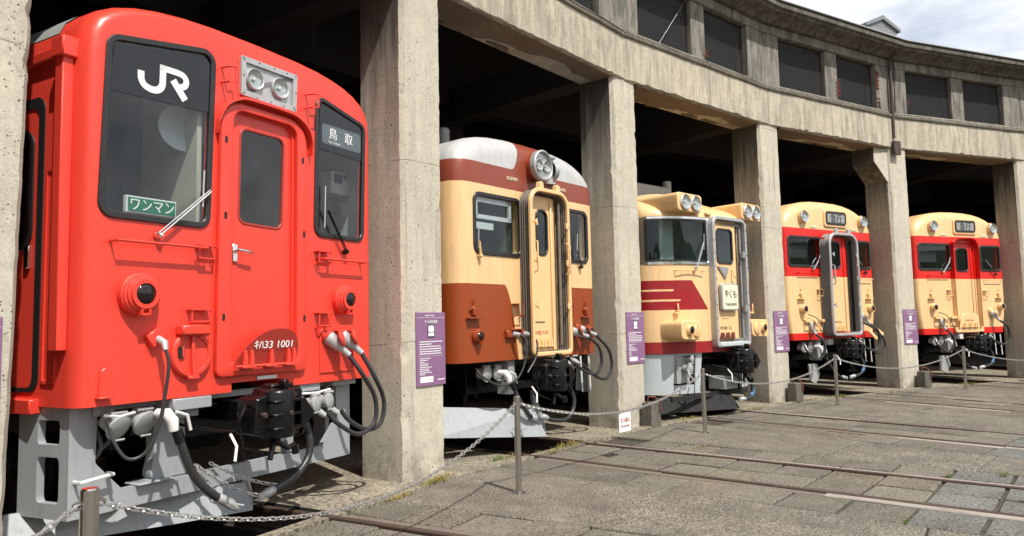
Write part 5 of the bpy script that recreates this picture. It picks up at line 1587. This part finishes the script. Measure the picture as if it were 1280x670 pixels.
    if hood:
        hose(t, [(xo + .80, -.1, 1.42), (xo + 1.02, -.2, 1.28), (xo + 1.26, -.22, 1.10), (xo + 1.34, -.22, .90), (xo + 1.16, -.2, .76), (xo + .92, -.14, .86)], .022, 'hose', 'jumper_cable')
        mb = MB(); mb.obox((xo + 1.18, -.2, 1.22), (.10, -.02, -.07), (0, .02, 0), (.02, 0, .03)); mb.obox((xo + .96, -.2, 1.16), (.09, -.02, -.09), (0, .02, 0), (.02, 0, .03)); mb.build('socket_cover', 'cream', t, bevel=.006)
    for x in (xo + .60, xo + .80): socket_cap(t, x, -.02, 1.0, .07, (.3, -.6, .5))
    under_fittings(t, xc, z0)
    mb = MB(); mb.box(xo - .22, xo - .10, -.02, .1, z0 - .12, z0 - .0); mb.build('bracket', 'white_paint', t, bevel=.006)
    coupler(t, .05, .90, -.42, 1.0)
    brake_hose(t, xo - .60, -.1, .86, [(xo - .56, -.12, .82), (xo - .48, -.15, .66), (xo - .38, -.18, .50), (xo - .22, -.2, .36), (xo - .1, -.2, .34)], .026)
    brake_hose(t, xo + .46, -.16, .76, [(xo + .47, -.2, .74), (xo + .52, -.24, .60), (xo + .48, -.25, .46), (xo + .34, -.26, .38), (xo + .15, -.25, .35)], .026, 'black_iron')
    mb = MB(); P = catmull([(xo + .52, -.245, .55), (xo + .50, -.25, .49), (xo + .45, -.253, .43)], 4); mb.tube(P, .030, 9); mb.build('hose_sleeve', 'blue_tape', t)
    mb = MB(); mb.prism(rpoly([(xo - .78, .30), (xo - .62, .22), (xo - .48, .40), (xo - .55, .62), (xo - .80, .62)], .03), .05, .09); mb.build('rail_guard', 'grey_fit', t, bevel=.004)
    belly(t, xc, hw, z0, L); bogie(t, 0, 3.2)
car58(4, 24.92, 'railcar', 'red and cream railcar with grey folding gangway hood and express blind', True, 'ｷﾊ58 563', '急行', .0)
car58(5, 24.90, 'railcar', 'rightmost red and cream railcar with plain red door and no gangway hood', False, 'ｷﾊ28 2329', '急行', .02)

# ------------------------------------------------------------------ 3: limited-express railcar with maroon stripes
def car3():
    t = car_root(3, 24.40, 'railcar', 'cream railcar with maroon stripes, boxed twin headlights and a headboard on its door')
    xc, hw, z0, L = .03, 1.44, 1.02, 12
    Y0 = .60
    def yf(x, z=0):
        u = min(1, abs((x - xc) / hw)); return Y0 * (1 - max(0, 1 - u ** 2.6) ** .625)
    out = section(xc, hw, z0, 3.16, 3.74, .2, crown=2.3)
    def top_back(z): return 1.0 * smooth01((z - 3.17) / .60) ** 1.3
    mb = MB()
    # front sheet by vertical strips so that it really bows and wraps round the corners
    holes = [(xc - hw * .998, -.395, 2.45, 3.155), (.51, xc + hw * .998, 2.45, 3.155), (-.33, .47, 1.14, 3.15)]
    xs = sorted(set([round(xc + hw * math.sin(PI / 2 * (k / 44)), 5) for k in range(-44, 45)] + [h for q in holes for h in q[:2]]))
    roofp = [p for p in out if p[1] >= 3.15]
    def ztop(x):
        best = 3.16
        for (xa, za), (xb, zb) in zip(roofp, roofp[1:]):
            if min(xa, xb) - 1e-6 <= x <= max(xa, xb) + 1e-6 and abs(xb - xa) > 1e-9: best = max(best, za + (zb - za) * (x - xa) / (xb - xa))
        return best
    edge = []
    for x0, x1 in zip(xs, xs[1:]):
        if x1 - x0 < 1e-6: continue
        xm = (x0 + x1) / 2
        cuts = [z0] + sorted(z for h in holes if h[0] <= xm <= h[1] for z in h[2:]) + [3.16]
        for a, b in zip(cuts[::2], cuts[1::2]):
            zs = [a + (b - a) * k / 4 for k in range(5)]
            for za, zb in zip(zs, zs[1:]): mb.add([(x0, yf(x0), za), (x1, yf(x1), za), (x1, yf(x1), zb), (x0, yf(x0), zb)], [(0, 1, 2, 3)])
        n = 8
        zt0, zt1 = ztop(x0), ztop(x1)
        for k in range(n):
            A = [3.16 + (zz - 3.16) * q / n for zz in (zt0, zt1) for q in (k, k + 1)]
            mb.add([(x0, yf(x0) + top_back(A[0]), A[0]), (x1, yf(x1) + top_back(A[2]), A[2]), (x1, yf(x1) + top_back(A[3]), A[3]), (x0, yf(x0) + top_back(A[1]), A[1])], [(0, 1, 2, 3)])
        mb.add([(x0, yf(x0) + top_back(zt0), zt0), (x1, yf(x1) + top_back(zt1), zt1), (x1, L, zt1), (x0, L, zt0)], [(0, 1, 2, 3)])   # roof
        mb.add([(x0, yf(x0), z0), (x1, yf(x1), z0), (x1, L, z0), (x0, L, z0)], [(0, 1, 2, 3)])                                  # floor
    for s in (-1, 1):
        xe = xc + s * hw
        mb.add([(xe, Y0, z0), (xe, L, z0), (xe, L, 2.45), (xe, Y0, 2.45)], [(0, 1, 2, 3)]); mb.add([(xe, Y0, 3.155), (xe, L, 3.155), (xe, L, 3.17), (xe, Y0, 3.17)], [(0, 1, 2, 3)])
        mb.add([(xe, 1.0, 2.45), (xe, L, 2.45), (xe, L, 3.155), (xe, 1.0, 3.155)], [(0, 1, 2, 3)])
    mb.build('body', 'liv181', t, angle=32)
    wl_ = rrect(xc - hw * .9985, -.385, 2.44, 3.165, .045); wr_ = rrect(.50, xc + hw * .9985, 2.44, 3.165, .045)
    cab(t, xc, hw, 1.9, 3.2, 1.6, 'cab_green', [(-.40, -.36, .1, .9, 1.9, 3.15), (.48, .52, .1, .9, 1.9, 3.15)], .72, .10)
    for nm, q in zip(('control_desk', 'control_desk', 'cab_bulkhead', 'cab_visor'), ((-1.2, -.5, .45, .8, 1.9, 2.62), (.6, 1.2, .45, .8, 1.9, 2.6), (-1.2, -.5, 1.5, 1.54, 1.92, 3.15))): mb = MB(); mb.box(*q); mb.build(nm, 'cab_dark', t, smooth=False)
    def dens(poly, m=.07):
        o_ = []
        for p, q in zip(poly, poly[1:] + poly[:1]):
            n = max(1, int(math.hypot(q[0] - p[0], q[1] - p[1]) / m))
            o_ += [(p[0] + (q[0] - p[0]) * k / n, p[1] + (q[1] - p[1]) * k / n) for k in range(n)]
        return o_
    for wq in (wl_, wr_):
        q = dens(wq, .012); a, b = offset(q, .022), offset(q, -.022)
        mb = MB(); mb.ring(a, b, -.018, .02); mb.v = [(v[0], v[1] + yf(v[0]), v[2]) for v in mb.v]
        w = mb.build('window', 'chrome', t, bevel=.005)
        a2 = offset(q, -.022); c2 = offset(q, -.055); mb = MB(); mb.ring(a2, c2, -.008, .012); mb.v = [(v[0], v[1] + yf(v[0]), v[2]) for v in mb.v]; mb.build('seal', 'rubber', w)
        mb = MB(); x0, x1 = min(p[0] for p in q) + .002, max(p[0] for p in q) - .002; n = 40
        X_ = [(x0 + (x1 - x0) * (1 - math.cos(PI / 2 * k / n))) if x0 < 0 else (x0 + (x1 - x0) * math.sin(PI / 2 * k / n)) for k in range(n + 1)]
        g = [[(x, yf(x) + .004, z) for x in X_] for z in (2.45, 3.155)]
        mb.loft(g, False, False, closed=False); mb.build('pane', 'glass_tint', w)
        mb = MB(); n = 14; X0, X1 = (x0 + .30, x0 + .62) if x0 < 0 else (x1 - .6, x1 - .3)
        mb.loft([[(X0 + (X1 - X0) * k / n, .42 + .03 * math.sin(k * 2.1), z) for k in range(n + 1)] for z in (2.46, 3.15)], False, False, closed=False); mb.build('curtain', 'frost', w)
    dr = rrect(-.31, .45, 1.16, 3.13, .05); dw = rrect(-.02, .45 - .0, 2.48, 3.05, .07); dw = rrect(.0, .44, 2.47, 3.05, .07)
    YD = -.03; dw = rrect(-.20, .25, 2.46, 3.02, .07)
    mb = MB(); mb.holed(rrect(-.33, .36, 1.14, 3.15, .02), [dw], YD, reveal=.03); mb.box(-.33, -.31, YD, .02, 1.14, 3.15); mb.box(.34, .36, YD, .02, 1.14, 3.15); d = mb.build('door', 'cream', t, smooth=False)
    window(d, dw, .035, YD, 'rubber', 'glass_tint')
    SX = -.24
    mb = MB(); hb = rrect(.0 + SX + .03, .51 + SX, 1.68, 2.12, .05); mb.prism(hb, YD - .07, YD - .015); sg = mb.build('headboard', 'silver_paint', t, bevel=.006)
    mb = MB(); mb.prism(offset(hb, -.022), YD - .076, YD - .0705); mb.build('headboard_face', 'sign_cream', sg, smooth=False)
    text_obj('lettering', 'やくも', .15, (.03, YD - .08, 1.95), 'cab_dark', sg, .001, width=.33); text_obj('lettering', 'YAKUMO', .062, (.03, YD - .08, 1.78), 'cab_dark', sg, .001, width=.33)
    mb = MB(); mb.prism([(-.21, 2.40), (.09, 2.38), (.0, 2.20)], YD - .03, YD - .004); mb.build('wing_badge', 'silver', d, smooth=False)
    mb = MB(); mb.tube([(.20, YD, 2.36), (.20, YD - .05, 2.33), (.18, YD - .06, 2.25), (.24, YD - .06, 2.22)], .013, 7); mb.build('door_handle', 'cream', d)
    text_obj('car_number', 'ｷﾊ181 12', .07, (-.03, YD - .004, 1.40), 'dark_iron', d, .001, width=.32)
    mb = MB(); mb.box(-.13, .07, YD - .008, YD, 1.555, 1.57); mb.build('door_strip', 'cream', d)
    hinges(d, -.25, .2, 1.23, YD, 'red_iron')
    # grey end frame of the gangway
    po = rpoly([(-.38, 1.09), (.61, 1.09), (.61, 3.22), (-.38, 3.22)], [.07, .07, .14, .14], 3)
    mb = MB(); mb.ring(po, offset(po, -.055), -.10, .03); f = mb.build('gangway_frame', 'silver_paint', t, bevel=.008)
    mb = MB(); mb.box(-.30, .53, -.115, .0, 1.10, 1.17); mb.build('frame_sill', 'ice_paint', f, bevel=.01)
    for k in range(9):
        for x in (-.352, .582):
            mb = MB(); mb.lathe((x, -.10, 1.35 + k * .21), (0, -1, 0), [(.011, 0), (.011, .004), (.001, .006)], 8); mb.build('bolt', 'dark_iron', f)
    mb = MB(); q = offset(po, -.08); mb.ring(q, offset(q, -.05), -.03, .09); mb.build('bellows', 'bellows_grey', f)
    for z in (1.72, 2.62): mb = MB(); mb.cyl((.56, -.07, z), (.48, -.07, z), .02, n=8); mb.box(.47, .50, -.11, -.05, z - .06, z + .05); mb.build('clamp', 'silver_paint', f)
    # headlight and tail-light housings
    for s, x0, x1 in ((-1, -1.19, -.57), (1, .60, 1.20)):
        pl = rpoly([(x0, 3.24), (x1, 3.23), (x1 + .02, 3.52), (x0 - .02, 3.53)], .06)
        mb = MB(); mb.loft([[(x, -.03, z) for x, z in offset(pl, -.012)], [(x, -.02, z) for x, z in pl], [(x, .5, z) for x, z in pl], [(x + s * .0, 1.15, 3.38 + (z - 3.38) * .9) for x, z in pl]]); hb = mb.build('headlight_housing', 'cream', t)
        for k in (.28, .72): lamp(hb, x0 + (x1 - x0) * k, -.042, 3.38, .108, 'chrome')
        x0, x1 = (-1.26, -.74) if s < 0 else (.72, 1.24)
        pl = rpoly([(x0, 1.24), (x1, 1.22), (x1, 1.52), (x0, 1.53)], .075)
        mb = MB(); mb.loft([[(x, -.06, z) for x, z in offset(pl, -.012)], [(x, -.05, z) for x, z in pl], [(x, .40, z) for x, z in pl], [(x, .50, 1.38 + (z - 1.38) * .8) for x, z in pl]], True, True); tb = mb.build('tail_light_housing', 'cream', t)
        tail_lamp(tb, x0 + .19 if s < 0 else x1 - .19, 1.385, .085, .055, 'cream', y=-.06, lens=.72)
        xc2 = x0 + .37 if s < 0 else x1 - .37
        mb = MB(); mb.lathe((xc2, -.06, 1.37), (0, -1, 0), [(.10, 0), (.10, .02), (.085, .028), (.001, .03)], 22); mb.box(xc2 - .012, xc2 + .012, -.10, -.06, 1.28, 1.46); mb.build('side_cover', 'cream', tb)
        xb = -1.05 if s < 0 else 1.08
        mb = MB(); mb.box(xb - .014, xb + .014, yf(xb) - .06, yf(xb) - .04, 1.66, 1.80); mb.box(xb - .05, xb + .03, yf(xb) - .06, yf(xb) + .02, 1.63, 1.66); mb.build('sign_bracket', 'cream', t, bevel=.006)
    yh = yf(-.75)
    handle(t, (-1.05, yf(-1.05), 2.32), (-.55, yf(-.55), 2.32), .07, .009, 'cream'); 
    wiper(t, (-.72, 2.36), (-.50, 2.78), (-.47, 2.92), (-.49, 2.66), yf(-.6) - .03)
    mb = MB(); mb.box(-.42, -.28, -.02, .04, 3.235, 3.275); mb.build('marker_bracket', 'cream', t, bevel=.006)
    # roof box and exhaust
    mb = MB(); mb.box(-.7, .45, 1.3, 4, 3.6, 3.97); mb.build('roof_box', 'grey_fit', t, bevel=.02)
    mb = MB(); mb.lathe((.52, 1.45, 3.6), (0, 0, 1), [(.085, 0), (.085, .50), (.07, .52), (.001, .52)], 16); mb.build('exhaust_pipe', 'grey_fit', t)
    # blue-grey apron in two wings
    for s, xa, xb in ((-1, -1.40, -.56), (1, .66, 1.42)):
        xe = xc + s * (hw - .02)
        P = [((xb if s < 0 else xa) + (xe - (xb if s < 0 else xa)) * math.sin(PI / 2 * k / 30)) for k in range(31)]
        path = [(x, yf(x) + .05) for x in P] + [(xe, .75), (xe, 1.3), (xe, 2.0)]
        z0_, z1_ = .38, 1.015
        hx = (-1.04, -.68) if s < 0 else (.80, 1.10)
        mb = MB()
        for (x0, y0), (x1, y1) in zip(path, path[1:]):
            inh = hx[0] < (x0 + x1) / 2 < hx[1] and y0 < .5
            for za, zb in (((z0_, .52), (.985, z1_)) if inh else ((z0_, z1_),)):
                for dy in (0, .035):
                    mb.add([(x0, y0 + (1 - za) * .10 + dy, za), (x1, y1 + (1 - za) * .10 + dy, za), (x1, y1 + (1 - zb) * .10 + dy, zb), (x0, y0 + (1 - zb) * .10 + dy, zb)], [(0, 1, 2, 3)])
        ap = mb.build('apron', 'ice_paint', t)
        if s < 0:
            socket_cap(t, -.88, .10, .78, .075, (.1, -1, 0)); socket_cap(t, -.80, .12, .92, .05, (.1, -1, 0)); mb = MB(); mb.box(-1.05, -.72, .22, .3, .55, .98); mb.tube(catmull([(-.95, .1, .78), (-.97, .02, .66), (-.88, .0, .60), (-.8, .05, .70)], 5), .014, 7); mb.build('jumper_panel', 'grey_fit', t)
    mb = MB()
    for s in (-1, 1):
        x1, y1 = (-1.32, .45) if s < 0 else (.95, .8)
        top = [(.08, .0, .32), (x1, y1, .34)]; bot = [(.14, -.12, .09), (x1 + s * .1, y1 - .08, .10)]
        mb.loft([top, bot, [(p[0], p[1] + .04, p[2]) for p in bot], [(p[0], p[1] + .04, p[2]) for p in top], top], False, False, closed=False)
    mb.box(-1.35, .75, .1, .14, .30, .37)
    mb.build('snow_plough', 'black_matt', t, smooth=False)
    coupler(t, .22, .86, -.30, 1.1)
    brake_hose(t, .42, -.06, .62, [(.44, -.1, .58), (.50, -.14, .44), (.46, -.15, .30), (.34, -.16, .24), (.2, -.15, .24)], .03, 'black_iron')
    mb = MB(); mb.tube(catmull([(.51, -.145, .40), (.49, -.15, .33), (.42, -.157, .27)], 4), .034, 9); mb.build('hose_sleeve', 'blue_tape', t)
    mb = MB(); mb.box(-.1, .3, .0, .3, .4, .62); mb.tube([(.0, -.1, .52), (.4, -.1, .50)], .02, 7); mb.build('valve_gear', 'grey_fit', t, bevel=.01)
    belly(t, xc, hw, z0, L); bogie(t, 0, 3.4)
car3()
